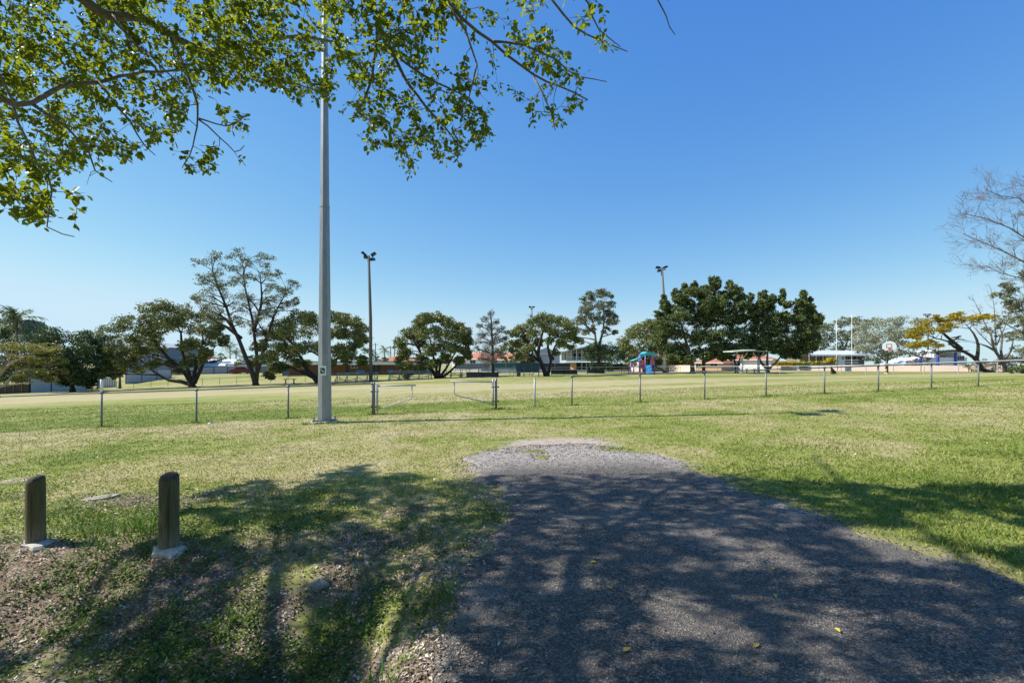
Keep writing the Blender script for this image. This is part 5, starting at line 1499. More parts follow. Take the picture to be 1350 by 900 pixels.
# ------------------------------------------------------------------ walls, fences and houses beyond the field
def wbox(px0, px1, py0, py1, Y, Y1=None):
    """world extents of an upright box whose front face covers that part of the view"""
    a = P(px0, py1, Y); b_ = P(px1, py0, Y)
    return a.x, b_.x, Y, (Y1 or Y + .2), a.z, b_.z
def panel_fence(name, label, px0, px1, py_top0, py_top1, Y0, Y1, pw, mat, post_m, below=2.5, hh=None):
    a = P(px0, py_top0, Y0); b_ = P(px1, py_top1, Y1); d = b_ - a; L = math.hypot(d.x, d.y); n = max(1, round(L / pw))
    b0 = Vector((a.x, a.y, gz(a.x, a.y)))
    t = thing(name, label, "fence" if "fence" in name else "wall", b0)
    for i in range(n):
        p = a.lerp(b_, i / n); q = a.lerp(b_, (i + 1) / n); zt = (p.z + q.z) / 2
        z0 = min(gz(p.x, p.y), gz(q.x, q.y)) - .1
        nrm = Vector((-d.y, d.x, 0)).normalized() * .05
        e = (q - p).normalized() * .012
        pts = [Vector((p.x, p.y, z0)) + e - b0, Vector((q.x, q.y, z0)) - e - b0, Vector((q.x, q.y, zt)) - e - b0, Vector((p.x, p.y, zt)) + e - b0]
        m = MB(); m.prism(pts, nrm * 2); m.build("panel", mat, t)
    for i in range(n + 1):
        p = a.lerp(b_, i / n)
        m = MB(); m.bar(Vector((p.x, p.y - .04, gz(p.x, p.y) - .1)) - b0, Vector((p.x, p.y - .04, p.z + .06)) - b0, .09); m.build("post", post_m, t)
    return t
pale_steel = simple("pale_blue_steel", (.44, .52, .56), .55, .1, .08, 3, (8, 8, .3), .1)
panel_fence("garden_fence", "pale blue grey steel panel fence under the dense dark tree at the left", 40, 118, 500, 494.5, 66, 74, 2.4, pale_steel, dark_metal)
panel_fence("timber_fence", "dark old timber fence at the far left under the flat topped tree", -70, 40, 508, 506, 64, 66, .9, simple("old_fence_timber", (.085, .062, .045), .9, 0, .4, 6), timber)
panel_fence("garden_fence", "short white picket fence between the brown shrub and the spreading tree", 128, 153, 497.5, 498.5, 79, 80, .3, simple('pale_grey_timber', (.5, .5, .48), .8), white_paint)  # panels in pale grey, less white than the posts
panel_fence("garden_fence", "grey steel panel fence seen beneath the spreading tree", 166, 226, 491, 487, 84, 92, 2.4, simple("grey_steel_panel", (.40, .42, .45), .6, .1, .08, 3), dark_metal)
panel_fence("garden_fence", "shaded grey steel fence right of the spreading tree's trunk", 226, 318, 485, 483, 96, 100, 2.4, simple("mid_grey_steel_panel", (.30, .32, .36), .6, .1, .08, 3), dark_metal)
pinkm = simple("pink_rendered_wall", (.72, .58, .50), .9, 0, .07, .6, (1, 1, 1), .05)
panel_fence("rendered_wall", "long low pale pink wall on the right, behind the basketball hoop", 1010, 1345, 482, 481.5, 96, 74, 6.0, pinkm, simple("pink_pier", (.62, .49, .42), .9, 0, .08, 2))
panel_fence("rendered_wall", "short stretch of low pale pink wall behind the playground slide", 826, 917, 482.5, 481, 98, 84, 6.0, pinkm, pinkm)
t = thing("wall_door", "orange door panel set in the pink wall right of the basketball hoop", "door", P(1201.5, 481, 83.3) * 1.0)
x0, x1, _, _, z0, z1 = wbox(1199, 1204, 480.5, 490.5, 83.2)
t.location = (0, 0, 0)
m = MB(); m.box(x0, x1, 83.0, 83.12, gz(x0, 83) - .1, z1); m.build("door_leaf", simple("orange_paint", (.62, .27, .06), .6), t)
m = MB(); m.box(x1, x1 + .08, 82.98, 83.12, gz(x0, 83) - .1, z1 + .05); m.build("door_jamb", pinkm, t)
t = thing("info_board", "grey picture board fixed to the pink wall left of the basketball hoop", "sign", (0, 0, 0))
x0, x1, _, _, z0, z1 = wbox(1114, 1122.5, 483.8, 490.6, 82)
m = MB(); m.box(x0, x1, 82, 82.08, z0, z1); m.build("board", simple("grey_board", (.42, .46, .50), .6), t)
m = MB(); m.add([(x0 + .1, 81.99, z0 + .5), (x0 + .5, 81.99, z0 + .35), (x1 - .1, 81.99, z1 - .15), (x0 + .5, 81.99, z1 - .3)], [(0, 1, 2, 3)]); m.build("board_picture", simple("board_print", (.14, .2, .26), .6, 0, .4, 4), t)
for x in (x0 + .05, x1 - .05):
    m = MB(); m.bar((x, 82.12, gz(x, 82) - .1), (x, 82.12, z1), .06); m.build("leg", galv, t)

def hedge(label, px0, px1, py0, py1, Y, fo, seed, per=5200, bumps=0, leaf=.28):
    rg = np.random.default_rng(seed); x0, x1, y0, y1, z0, z1 = wbox(px0, px1, py0, py1, Y, Y + 1.4)
    t = thing("hedge", label, "hedge", ((x0 + x1) / 2, Y, gz((x0 + x1) / 2, Y)))
    n = per; x = rg.uniform(x0, x1, n); y = rg.uniform(Y - .2, y1, n); z = z0 + (z1 - z0) * np.sqrt(rg.random(n)) * (.75 + .4 * vnoise(x * .7, y, seed)) + .12 * rg.normal(0, 1, n)
    if bumps:
        z = z + bumps * sstep(x0 + (x1 - x0) * .78, x1 - (x1 - x0) * .08, x) * rg.random(n)
    V, F = leaf_quads(np.stack([x, y, z], 1), leaf, rg)
    np_mesh("foliage", V, F, FOL[fo], t, attrs={"tone": np.repeat(np.clip(rg.normal(.5, .22, n), 0, 1), 4)}, origin=t.location, kind="stuff")
    m = MB()
    for k in range(int((x1 - x0) / 1.0)):
        xx = x0 + .5 + k; m.tube([Vector((xx, Y + .7, gz(xx, Y) - .1)) - t.location, Vector((xx + rg.normal(0, .1), Y + .7, z1 - .2)) - t.location], .04, 4)
    m.build("stems", bark_dark, t, kind="stuff")
hedge("bright yellow hedge above the pink wall behind the playground slide", 880, 914, 477, 482, 94, "hedge", 70, 2600)
hedge("bright yellow hedge in front of the blue roofed building, swelling at its right end", 1024, 1103, 477.5, 482, 93, "hedge", 71, 5200, .9)
hedge("low dark green hedge along the foot of the yellow hedge", 1054, 1104, 480, 484, 91.5, "dark", 72, 3200)

def gable_prism(m, x0, x1, y0, y1, z, h, ov=.4, along='x'):
    if along == 'x':
        ym = (y0 + y1) / 2
        m.prism([(x0 - ov, y0 - ov, z), (x0 - ov, y1 + ov, z), (x0 - ov, ym, z + h)], (x1 - x0 + 2 * ov, 0, 0))
    else:
        xm = (x0 + x1) / 2
        m.prism([(x0 - ov, y0 - ov, z), (x1 + ov, y0 - ov, z), (xm, y0 - ov, z + h)], (0, y1 - y0 + 2 * ov, 0))
def window(parent, x0, x1, yf, z0, z1, fm, mull=1):
    f = MB(); w = .06
    f.box(x0 - w, x1 + w, yf - .05, yf + .06, z1, z1 + w); f.box(x0 - w, x1 + w, yf - .07, yf + .06, z0 - w, z0)
    f.box(x0 - w, x0, yf - .05, yf + .06, z0, z1); f.box(x1, x1 + w, yf - .05, yf + .06, z0, z1)
    for k in range(mull):
        xm = x0 + (x1 - x0) * (k + 1) / (mull + 1); f.box(xm - .025, xm + .025, yf - .04, yf + .05, z0, z1)
    fo = f.build("window", fm, parent)
    g = MB(); g.box(x0, x1, yf - .02, yf + .02, z0, z1); g.build("pane", glass_dark, fo)
    return fo
def house(name, label, px0, px1, py_e, py_r, Y, depth, wallm, roofm, kind='gable_x', wins=(), doors=(), z_floor=None, fm=None, cat="house", rot=0.0):
    x0, x1, y0, y1, _, ze = wbox(px0, px1, py_e, 490, Y, Y + depth)
    zr = P(0, py_r, Y).z
    zb = min(gz(x0, Y), gz(x1, Y)) - .15
    t = thing(name, label, cat, (x0, Y, zb)); o = Vector((x0, Y, zb))
    cs, sn = math.cos(R(rot)), math.sin(R(rot))
    wx = lambda px: ((px - CXP) / FOC * Y - x0) / (cs + (px - CXP) / FOC * sn)   # along a front turned to the left by rot
    t.rotation_euler = (0, 0, -R(rot))
    W_ = wx(px1); H = ze - zb; RH = zr - ze
    m = MB(); m.box(0, W_, 0, depth, 0, H); m.build("wall", wallm, t)
    m = MB()
    if kind == 'gable_x':
        gable_prism(m, 0, W_, 0, depth, H + .005, RH)
    elif kind == 'gable_y':
        gable_prism(m, 0, W_, 0, depth, H + .005, RH, along='y')
    elif kind == 'hip':
        ov = .5; k = min(W_, depth) * .45
        m.add([(-ov, -ov, H + .005), (W_ + ov, -ov, H + .005), (W_ + ov, depth + ov, H + .005), (-ov, depth + ov, H + .005), (k, depth / 2, H + RH), (W_ - k, depth / 2, H + RH)],
              [(0, 1, 5, 4), (1, 2, 5), (2, 3, 4, 5), (3, 0, 4), (3, 2, 1, 0)])
    elif kind == 'flat':
        m.box(-.9, W_ + .9, -1.0, depth + .5, H + .005, H + RH)
    m.build("roof", roofm, t)
    m = MB(); m.box(-.5, W_ + .5, -.5 if kind != 'flat' else -1.06, -.42 if kind != 'flat' else -1.003, H - .16, H + .02 if kind != 'flat' else H + RH * .55); m.build("gutter", white_paint, t)
    for (a, b_, c, d_) in wins:
        wx0 = wx(a); wx1 = wx(b_); wz1 = P(0, c, Y).z - zb; wz0 = P(0, d_, Y).z - zb
        window(t, wx0, wx1, -.005, wz0, wz1, fm or white_paint)
    for (a, b_, c) in doors:
        wx0 = wx(a); wx1 = wx(b_); wz1 = P(0, c, Y).z - zb
        m = MB(); m.box(wx0, wx1, -.06, .02, .1, wz1); dd = m.build("door", navy, t)
        m = MB(); m.ball((wx1 - .12, -.09, 1.1), .04); m.build("handle", galv, dd)
    return t
tile_red = simple("red_tiles", (.46, .16, .085), .85, 0, .25, 3, (3, 3, 12), .3)
grey_roof = simple("grey_roof_sheet", (.42, .43, .45), .5, .2, .1, 2)
white_roof = simple("white_roof_sheet", (.72, .72, .72), .5, 0, .06, 2)
slate_blue = simple("slate_blue_cladding", (.14, .19, .26), .7, 0, .12, 3, (1, 1, 6))
cream = simple("cream_wall", (.58, .52, .42), .85, 0, .1, 2)
house("house", "blue grey two storey house behind the spreading tree at the left", 126, 222, 458, 450, 100, 12, slate_blue, grey_roof, 'hip', wins=((140, 147, 477, 484), (152, 160, 466, 473), (176, 190, 465, 473), (200, 210, 466, 473)))
house("house", "house with a reddish roof glimpsed through the right half of the spreading tree", 236, 262, 474, 464, 118, 9, cream, tile_red, 'hip', wins=((240, 246, 477, 483),))
house("house", "white gable roofed house behind the fence left of the tall sparse tree", 262, 307, 482, 473, 110, 10, simple("grey_weatherboard", (.35, .37, .40), .7, 0, .1, 3, (1, 1, 8)), white_roof, 'gable_x', wins=((290, 298, 484, 488),))
house("shed", "low shed with a teal blue roof behind the tall sparse tree", 306, 352, 482, 479.5, 108, 6, simple("pale_shed_wall", (.42, .42, .40), .8), simple("teal_roof", (.06, .22, .28), .5), 'flat', cat="shed")
house("clubhouse", "long low brown brick clubhouse with a flat roof and pale fascia", 372, 546, 479.5, 476, 92, 9, brick_brown, simple("roof_fascia", (.40, .36, .32), .7, 0, .15, 2), 'flat',
      wins=((463, 471, 481, 484.5), (398, 406, 481, 485)), doors=((455.5, 460, 482), (490.5, 494.5, 480.5), (497, 501.5, 480.5)), cat="clubhouse")
for i, (px, w, lab) in enumerate(((377, 7, "teal blue seat beside the clubhouse wall, left of the leaning tree"), (475, 11, "bright blue bench seat against the clubhouse wall left of the near light pole"), (514, 7, "bright blue bench seat against the clubhouse wall right of its doors"))):
    Yb = 90.0; c = gp(px, Yb); w_ = w / FOC * Yb
    t = thing("wall_bench", lab, "bench", c, 0, "blue benches along the clubhouse")
    bl = simple("bright_blue_paint", (.02, .16, .34), .45) if i == 0 else bl
    m = MB(); m.box(-w_ / 2, w_ / 2, -.2, .2, .42, .48); m.build("seat", bl, t)
    m = MB(); m.box(-w_ / 2, w_ / 2, .2, .26, .5, .95); m.build("backrest", bl, t)
    for s in (-1, 1):
        m = MB(); m.bar((s * (w_ / 2 - .1), 0, 0), (s * (w_ / 2 - .1), 0, .42), .06); m.build("leg", bl, t)
house("house", "house with a bright red tiled roof above the clubhouse", 496, 546, 476, 468, 128, 10, cream, tile_red, 'hip', wins=((510, 516, 477, 481),))
house("house", "red roofed house behind the trees between the multi stemmed tree and the casuarina", 596, 634, 473, 464, 116, 11, white_paint, tile_red, 'hip', wins=((606, 612, 475, 480), (620, 627, 475, 480)), rot=30)
house("house", "white walled house with a red roof right of the casuarina", 640, 676, 474, 465, 118, 11, white_paint, tile_red, 'gable_x', wins=((650, 656, 476, 481), (662, 670, 476, 481)), rot=30)
house("house", "pale grey house behind the airy tree", 702, 738, 466, 458, 122, 11, simple("pale_grey_render", (.42, .45, .52), .8), grey_roof, 'gable_y', wins=((708, 714, 470, 475), (724, 731, 470, 475)))
# teal cover and board near the multi stemmed tree
t = thing("boat_cover", "low teal blue covered boat on the grass behind the second bleacher", "boat", gp(556, 90))
w_ = 24 / FOC * 90
m = MB(); m.prism([(-w_ / 2, 0, .15), (w_ / 2, 0, .15), (w_ / 2 - .1, 0, .7), (w_ * .15, 0, 1.0), (-w_ * .3, 0, .85), (-w_ / 2 - .2, 0, .6)], (0, 1.7, 0)); m.build("cover", simple("teal_canvas", (.02, .20, .26), .6), t, bevel=.06)
m = MB(); m.tube([(-.5, .3, .18), (-.5, .3, .181)], .18, 10); m.bar((-w_ / 2, .8, .12), (w_ / 2 + .6, .8, .12), .08); m.build("trailer", dark_metal, t)
t = thing("shade_board", "teal blue board raised on posts seen through the multi stemmed tree", "board", gp(581, 88))
z1 = P(0, 473.5, 88).z - t.location.z; z0 = P(0, 479.5, 88).z - t.location.z
m = MB(); m.box(-1.25, 1.25, 0, .12, z0, z1); m.build("board", simple("teal_blue_board", (.03, .24, .34), .5), t)
for s in (-1, 1):
    m = MB(); m.bar((s * 1.0, .2, -.1), (s * 1.0, .2, z1), .12); m.build("post", galv, t)

# car parked behind the tall sparse tree
def car(label, px, Y, mat, rz=0.0):
    t = thing("parked_car", label, "car", gp(px, Y), rz)
    prof = [(-2.1, .30), (-2.15, .65), (-1.95, .86), (-1.25, .95), (-.65, 1.40), (.75, 1.42), (1.45, .98), (2.0, .90), (2.12, .60), (2.1, .30)]
    m = MB(); m.prism([(x, -.82, z) for x, z in prof], (0, 1.64, 0)); m.build("body", mat, t, bevel=.06)
    m = MB(); m.prism([(-1.08, -.835, .98), (-.6, -.835, 1.33), (.0, -.835, 1.34), (.0, -.835, .98)], (0, 1.67, 0)); m.prism([(.06, -.835, .98), (.06, -.835, 1.34), (.68, -.835, 1.33), (1.2, -.835, .98)], (0, 1.67, 0)); m.build("side_window", glass_dark, t)
    for x in (-1.3, 1.3):
        for y in (-.80, .60):
            m = MB(); m.tube([(x, y, .31), (x, y + .2, .31)], .31, 14); wh = m.build("wheel", dark_metal, t)
            m = MB(); yy = y - .005 if y < 0 else y + .2
            m.tube([(x, yy, .31), (x, yy + .01, .31)], .18, 10); m.build("rim", galv, wh)
    for y in (-.6, .6):
        m = MB(); m.box(2.07, 2.13, y - .16, y + .16, .62, .76); m.build("headlight", white_paint, t)
car("dark red car parked behind the trunk of the tall sparse tree", 319, 98, simple("dark_red_car_paint", (.16, .015, .02), .3), .1)

# mesh courts fence with a low white kerb wall behind the middle trees
def mesh_fence(label, px0, px1, py_t, py_b, Y, sp, screen, group="court fences behind the middle of the field"):
    x0, x1, _, _, z0, z1 = wbox(px0, px1, py_t, py_b, Y); b0 = Vector((x0, Y, gz(x0, Y)))
    t = thing("mesh_fence", label, "fence", b0, 0, group); n = max(1, round((x1 - x0) / sp)); w = (x1 - x0) / n
    for i in range(n):
        m = MB(); m.box(w * i + .04, w * (i + 1) - .04, .03, .05, z0 - b0.z, z1 - b0.z); m.build("screen", screen, t)
    for i in range(n + 1):
        m = MB(); m.tube([(w * i, 0, -.2), (w * i, 0, z1 - b0.z + .05)], .045, 6); m.build("post", galv_pale, t)
    m = MB(); m.tube([(0, 0, z1 - b0.z), (x1 - x0, 0, z1 - b0.z)], .035, 6); m.build("rail", galv_pale, t)
scr_grey = simple("grey_mesh_screen", (.20, .21, .26), .8, 0, .25, 3)
scr_green = simple("green_mesh_screen", (.04, .12, .115), .8, 0, .25, 3)
scr_dark = simple("dark_mesh_screen", (.05, .05, .06), .8, 0, .3, 2)
mesh_fence("grey screened court fence behind the third bleacher", 600, 646, 479, 486.5, 97, 2.6, scr_grey)
mesh_fence("green screened court fence between the casuarina and the scoreboard", 652, 682, 478, 486.5, 97, 3.0, scr_green)
mesh_fence("dark screened fence behind the airy tree", 711, 752, 478.5, 487, 97, 3.6, scr_dark)
mesh_fence("dark screened fence behind the pale topped tree and the playground steps", 779, 832, 479.5, 487.5, 97, 3.6, scr_dark)
panel_fence("kerb_wall", "low pale concrete wall along the courts in the middle distance", 655, 832, 486.3, 487.5, 90, 92, 5.0, simple("pale_concrete_wall", (.50, .50, .52), .9, 0, .1, 2), galv_pale)

# two storey house with veranda
def veranda_house():
    Y = 100; t = thing("veranda_house", "two storey house with an upstairs veranda and orange brick base behind the pale topped tree", "house", gp(765, Y)); o = t.location.copy()
    q = lambda px, py, dy=0: P(px, py, Y) + Vector((0, dy, 0)) - o
    def bx(px0, px1, py0, py1, y0, y1, mat, name):
        a = q(px0, py1); b_ = q(px1, py0); m = MB(); m.box(a.x, b_.x, y0, y1, a.z, b_.z); return m.build(name, mat, t)
    bx(746, 808, 462, 474, 1.6, 9, simple("shaded_weatherboard", (.30, .32, .35), .7, 0, .1, 3, (1, 1, 8)), "upper_wall")
    bx(746.5, 808, 474.2, 475.8, 0, 9, white_paint, "veranda_floor")
    a = q(750.5, 490); b_ = q(760, 477.5); m = MB()
    m.prism([(a.x, 2.0, a.z - .6), (b_.x, .3, a.z - .6), (b_.x, 8, a.z - .6), (a.x, 8, a.z - .6)], (0, 0, b_.z - a.z + .6)); m.build("brick_base", simple("orange_brick", (.55, .27, .13), .85, 0, .2, 12, (1, 1, 3), .2), t)
    bx(760.2, 808, 477.5, 490, 2.2, 8, simple("dark_undercroft", (.10, .07, .06), .9), "undercroft_wall")
    a = q(737, 464.2); b_ = q(775, 455.5); c = q(812, 463)
    m = MB(); m.prism([Vector((a.x, -1, a.z)), Vector((b_.x, -1, b_.z)), Vector((c.x, -1, c.z)), Vector((c.x, -1, c.z - .25)), Vector((b_.x, -1, b_.z - .25)), Vector((a.x, -1, a.z - .25))], (0, 11, 0)); m.build("roof", white_roof, t)
    m = MB(); g1 = q(747, 462.3); g2 = q(804, 462.3); m.prism([Vector((g1.x, 1.5, g1.z)), Vector((b_.x, 1.5, b_.z - .3)), Vector((g2.x, 1.5, g2.z))], (0, .1, 0)); m.build("gable_wall", slate_blue, t)
    for i, px in enumerate((747.2, 753, 760, 767, 774, 781, 788)):
        a = q(px, 474.2); b_ = q(px, 463); m = MB(); m.bar(a, b_ + Vector((0, 0, .35)), .13); m.build("veranda_post", white_paint, t)
    for py in (470.3, 472.2):
        a = q(747, py); b_ = q(806, py); m = MB(); m.bar(a + Vector((0, .02, 0)), b_ + Vector((0, .02, 0)), .06); m.build("balustrade_rail", white_paint, t)
    for px in (757, 764, 771, 778):
        a = q(px, 473.4); b_ = q(px + 4.6, 465)
        window(t, a.x, b_.x, 1.58, a.z, b_.z, white_paint, 0)
    a = q(747.4, 473.6); b_ = q(752.4, 464); m = MB(); m.box(a.x, b_.x, .05, .12, a.z, b_.z); m.build("screen_panel", simple("pale_screen", (.42, .44, .50), .7), t)
    for px in (767, 773, 779):
        a = q(px, 489); b_ = q(px, 477.5); m = MB(); m.bar(a, b_, .2); m.build("stump", galv_pale, t)
veranda_house()
house("brick_house", "peach rendered low house behind the fig trunks with a dark window", 906, 951, 478, 473, 100, 9, peach, tile_red, 'hip', wins=((936.5, 945.5, 479, 483), (918, 924, 479, 483)), rot=38)
house("rendered_house", "bright white house between the fig tree and the picnic shelter", 949, 1016, 474, 466, 104, 9, simple("bright_white_render", (.82, .79, .77), .8, 0, .05, 2), tile_red, 'hip', wins=((972, 980, 477, 482),), rot=38)
house("house", "house with a red roof glimpsed above the playground slide", 848, 884, 468, 460, 122, 10, cream, tile_red, 'hip', wins=((858, 864, 471, 477),))

# blue roofed school building
def school():
    Y = 104; t = thing("school_building", "long low building with a pale blue roof behind the yellow hedge and the goal posts", "building", gp(1100, Y)); o = t.location.copy()
    q = lambda px, py: P(px, py, Y) - o
    a = q(1060, 467.5); b_ = q(1146, 461.5)
    m = MB(); n = 22; w = (b_.x - a.x) / n
    br = simple("pale_blue_roof_sheet", (.47, .51, .57), .45, .1, .06, 2)
    m.prism([(a.x, -1.5, a.z), (a.x, 4, b_.z), (a.x, 9, a.z), (a.x, 9, a.z - .1), (a.x, 4, b_.z - .1), (a.x, -1.5, a.z - .1)], (b_.x - a.x, 0, 0)); r = m.build("roof", br, t)
    for i in range(n + 1):
        m = MB(); m.bar((a.x + w * i, -1.5, a.z + .03), (a.x + w * i, 4, b_.z + .03), .07); m.build("roof_rib", br, r)
    m = MB(); m.box(a.x, b_.x, -1.62, -1.5, a.z - .28, a.z + .02); m.build("fascia", white_paint, t)
    z0 = -.1
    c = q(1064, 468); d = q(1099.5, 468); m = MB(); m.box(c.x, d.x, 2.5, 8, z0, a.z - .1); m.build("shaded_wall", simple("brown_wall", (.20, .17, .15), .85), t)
    c = q(1100, 468); d = q(1109, 468); m = MB(); m.box(c.x, d.x, -1.2, 8, z0, a.z - .12); m.build("white_bay", simple("pale_blue_wall", (.52, .57, .66), .7), t)
    e = q(1104.5, 470); f = q(1107.5, 474); window(t, e.x, f.x, -1.205, f.z, e.z, white_paint, 1)
    c = q(1109.3, 468); d = q(1144, 468); m = MB(); m.box(c.x, d.x, 1.0, 8, z0, a.z - .13); m.build("blue_wall", slate_blue, t)
    for px in (1111, 1119, 1127, 1135):
        e = q(px, 469); f = q(px + 5.5, 474); window(t, e.x, f.x, .995, f.z, e.z, white_paint, 1)
    for py in (474.6, 478):
        e = q(1109.3, py); f = q(1128, py); m = MB(); m.bar((e.x, -.8, e.z), (f.x, -.8, e.z), .16); m.build("balcony_rail", white_paint, t)
    for px in (1062, 1071, 1080, 1090):
        e = q(px, 467); m = MB(); m.bar((e.x, -1.3, z0), (e.x, -1.3, a.z - .1), .12); m.build("awning_post", galv_pale, t)
school()
# white and blue grandstand building on the right
def stand():
    Y = 118; t = thing("grandstand", "white stepped building with bright blue posts behind the golden tree", "building", gp(1245, Y)); o = t.location.copy()
    q = lambda px, py: P(px, py, Y) - o
    blue = simple("bright_blue_post", (.03, .09, .42), .5)
    a = q(1192, 480); b_ = q(1275, 472)
    m = MB(); m.prism([(a.x, 0, a.z), (a.x + 5, 0, b_.z + .2), (b_.x, 0, b_.z + .2), (b_.x, 0, -.1), (a.x, 0, -.1)], (0, 8, 0)); m.build("wall", simple("off_white_wall", (.70, .71, .74), .7), t)
    c = q(1236, 463); d = q(1272, 472); m = MB(); m.box(c.x, d.x, 1.0, 8, d.z, c.z); m.build("upper_wall", simple("white_wall", (.74, .75, .77), .7), t)
    m = MB(); m.box(c.x - .6, d.x + .6, -.6, 8.4, c.z, c.z + .3); m.build("roof", white_roof, t)
    for py in (466.5, 470, 474):
        e = q(1236, py); f = q(1259, py); m = MB(); m.box(e.x, f.x, .2, .9, e.z - .1, e.z + .12); m.build("step_ledge", simple("shadow_grey", (.25, .25, .28), .8), t)
    for px in (1213, 1235.5, 1259):
        e = q(px, 464 if px > 1220 else 470); m = MB(); m.box(e.x - .2, e.x + .2, -.4, .0, -.1, e.z); m.build("blue_post", blue, t)
    for px in (1218, 1222, 1226, 1230):
        e = q(px, 472); f = q(px, 464); m = MB(); m.bar((e.x, .5, e.z), (f.x, .5, f.z), .16); m.build("white_post", white_paint, t)
    e = q(1262, 469); f = q(1271, 475); window(t, e.x, f.x, -.01, f.z, e.z, white_paint, 2)
stand()

# ------------------------------------------------------------------ goal posts
Y = 96.0; c = gp(1113, Y)
t = thing("goal_posts", "tall slender white rugby goal posts in front of the grey green gum tree", "goal posts", c)
for px, pt in ((1102.7, 420), (1123, 414)):
    x = P(px, 0, Y).x - c.x; m = MB(); m.tube([(x, 0, -.2), (x, 0, 2.2), (x, 0, P(0, pt, Y).z - c.z)], [.06, .055, .035], 8); m.build("upright", white_paint, t, smooth=True)
xa, xb = P(1102.7, 0, Y).x - c.x, P(1123, 0, Y).x - c.x
m = MB(); m.tube([(xa, 0, 2.95), (xb, 0, 2.95)], .04, 8); m.build("crossbar", white_paint, t, smooth=True)

# ------------------------------------------------------------------ basketball hoop
Y = 62.0; c = gp(1171.5, Y)
t = thing("basketball_hoop", "white fan shaped basketball backboard on a dark green post", "basketball hoop", c, -R(28))
q = lambda px, py: ((P(px, 0, Y).x - c.x) * .80, P(0, py, Y).z - c.z)
dg = simple("dark_green_paint", (.012, .05, .035), .5)
m = MB(); m.tube([(0, .5, -.2), (0, .5, q(0, 462)[1]), (.05, .12, q(0, 459)[1])], .07, 10); m.build("post", dg, t, smooth=True)
pts = []
for i in range(15):
    a = math.pi * (1 - i / 14); x, z = q(1172.6 + 9.5 * math.cos(a), 456.6 - 7.0 * math.sin(a)); pts.append((x, 0, z))
pts += [(q(1182, 459)[0], 0, q(0, 459.8)[1]), (q(1177, 0)[0], 0, q(0, 461.8)[1]), (q(1168, 0)[0], 0, q(0, 461.8)[1]), (q(1163.2, 459)[0], 0, q(0, 459.8)[1])]
m = MB(); m.prism(pts, (0, .06, 0)); m.build("backboard", simple("backboard_white", (.80, .80, .80), .5, 0, .03, 2), t)
x0, z1 = q(1168.5, 453.3); x1, z0 = q(1176, 458.3)
m = MB()
for (a0, a1, b0, b1) in ((x0, x1, z1 - .06, z1), (x0, x1, z0, z0 + .06), (x0, x0 + .06, z0, z1), (x1 - .06, x1, z0, z1)):
    m.box(a0, a1, -.012, -.002 - .002 * (a1 - a0 > .1), b0, b1)
m.build("target_square", simple("square_blue", (.10, .10, .22), .5), t)
zr = q(0, 459.6)[1]; orange = simple("rim_orange", (.62, .10, .05), .5)
m = MB(); cx = q(1172.6, 0)[0]
m.tube([(cx + .25 * math.cos(a), -.36 + .25 * math.sin(a), zr) for a in [2 * math.pi * i / 16 for i in range(17)]], .025, 6); m.box(cx - .12, cx + .12, -.13, -.012, zr - .12, zr + .1); m.build("rim", orange, t)
m = MB()
for i in range(10):
    a = 2 * math.pi * i / 10; m.tube([(cx + .25 * math.cos(a), -.36 + .25 * math.sin(a), zr), (cx + .14 * math.cos(a + .4), -.36 + .14 * math.sin(a + .4), zr - .42)], .012, 4, False)
m.build("net", simple("net_pink", (.62, .36, .33), .8), t)

# ------------------------------------------------------------------ picnic shelter
Y = 66.0; c = gp(985, Y)
t = thing("picnic_shelter", "picnic shelter with thin pale green roof on two Y shaped posts under the figs", "shelter", c)
q = lambda px, py: (P(px, 0, Y).x - c.x, P(0, py, Y).z - c.z)
pg = simple("pale_green_paint", (.48, .53, .44), .5, 0, .08, 2)
xl, zl = q(961.5, 464.2); xm, zm = q(986.5, 462.5); xr, zr2 = q(1013, 464.5)
m = MB(); m.prism([(xl, -1.2, zl - .02), (xm, -2.0, zm), (xm, 1.6, zm + .10), (xl, 2.0, zl + .06)], (0, 0, .13)); m.build("roof_sheet", pg, t)
m = MB(); m.prism([(xm + .03, -1.2, zm - .0), (xr, -.8, zr2 + .04), (xr, 2.2, zr2 + .10), (xm + .03, 2.0, zm + .08)], (0, 0, .10)); m.build("roof_sheet", simple("shaded_green_paint", (.22, .26, .18), .6), t)  # right half's shade put into a darker copy of the roof green
for px in (978, 1000):
    x, _ = q(px, 0); m = MB(); m.tube([(x, 0, -.1), (x, 0, 1.95)], [.19, .15], 10); m.build("post", simple("pale_post", (.46, .50, .47), .6, 0, .1, 2), t, smooth=True)
    for s in (-1, 1):
        m = MB(); m.bar((x, 0, 1.85), (x + s * .75, 0, zl - .02), .09); m.build("brace", pg, t)
table_bench("picnic_table", "grey picnic table under the picnic shelter", 982, 997, 66, grey_alu, .75, "picnic tables along the field")

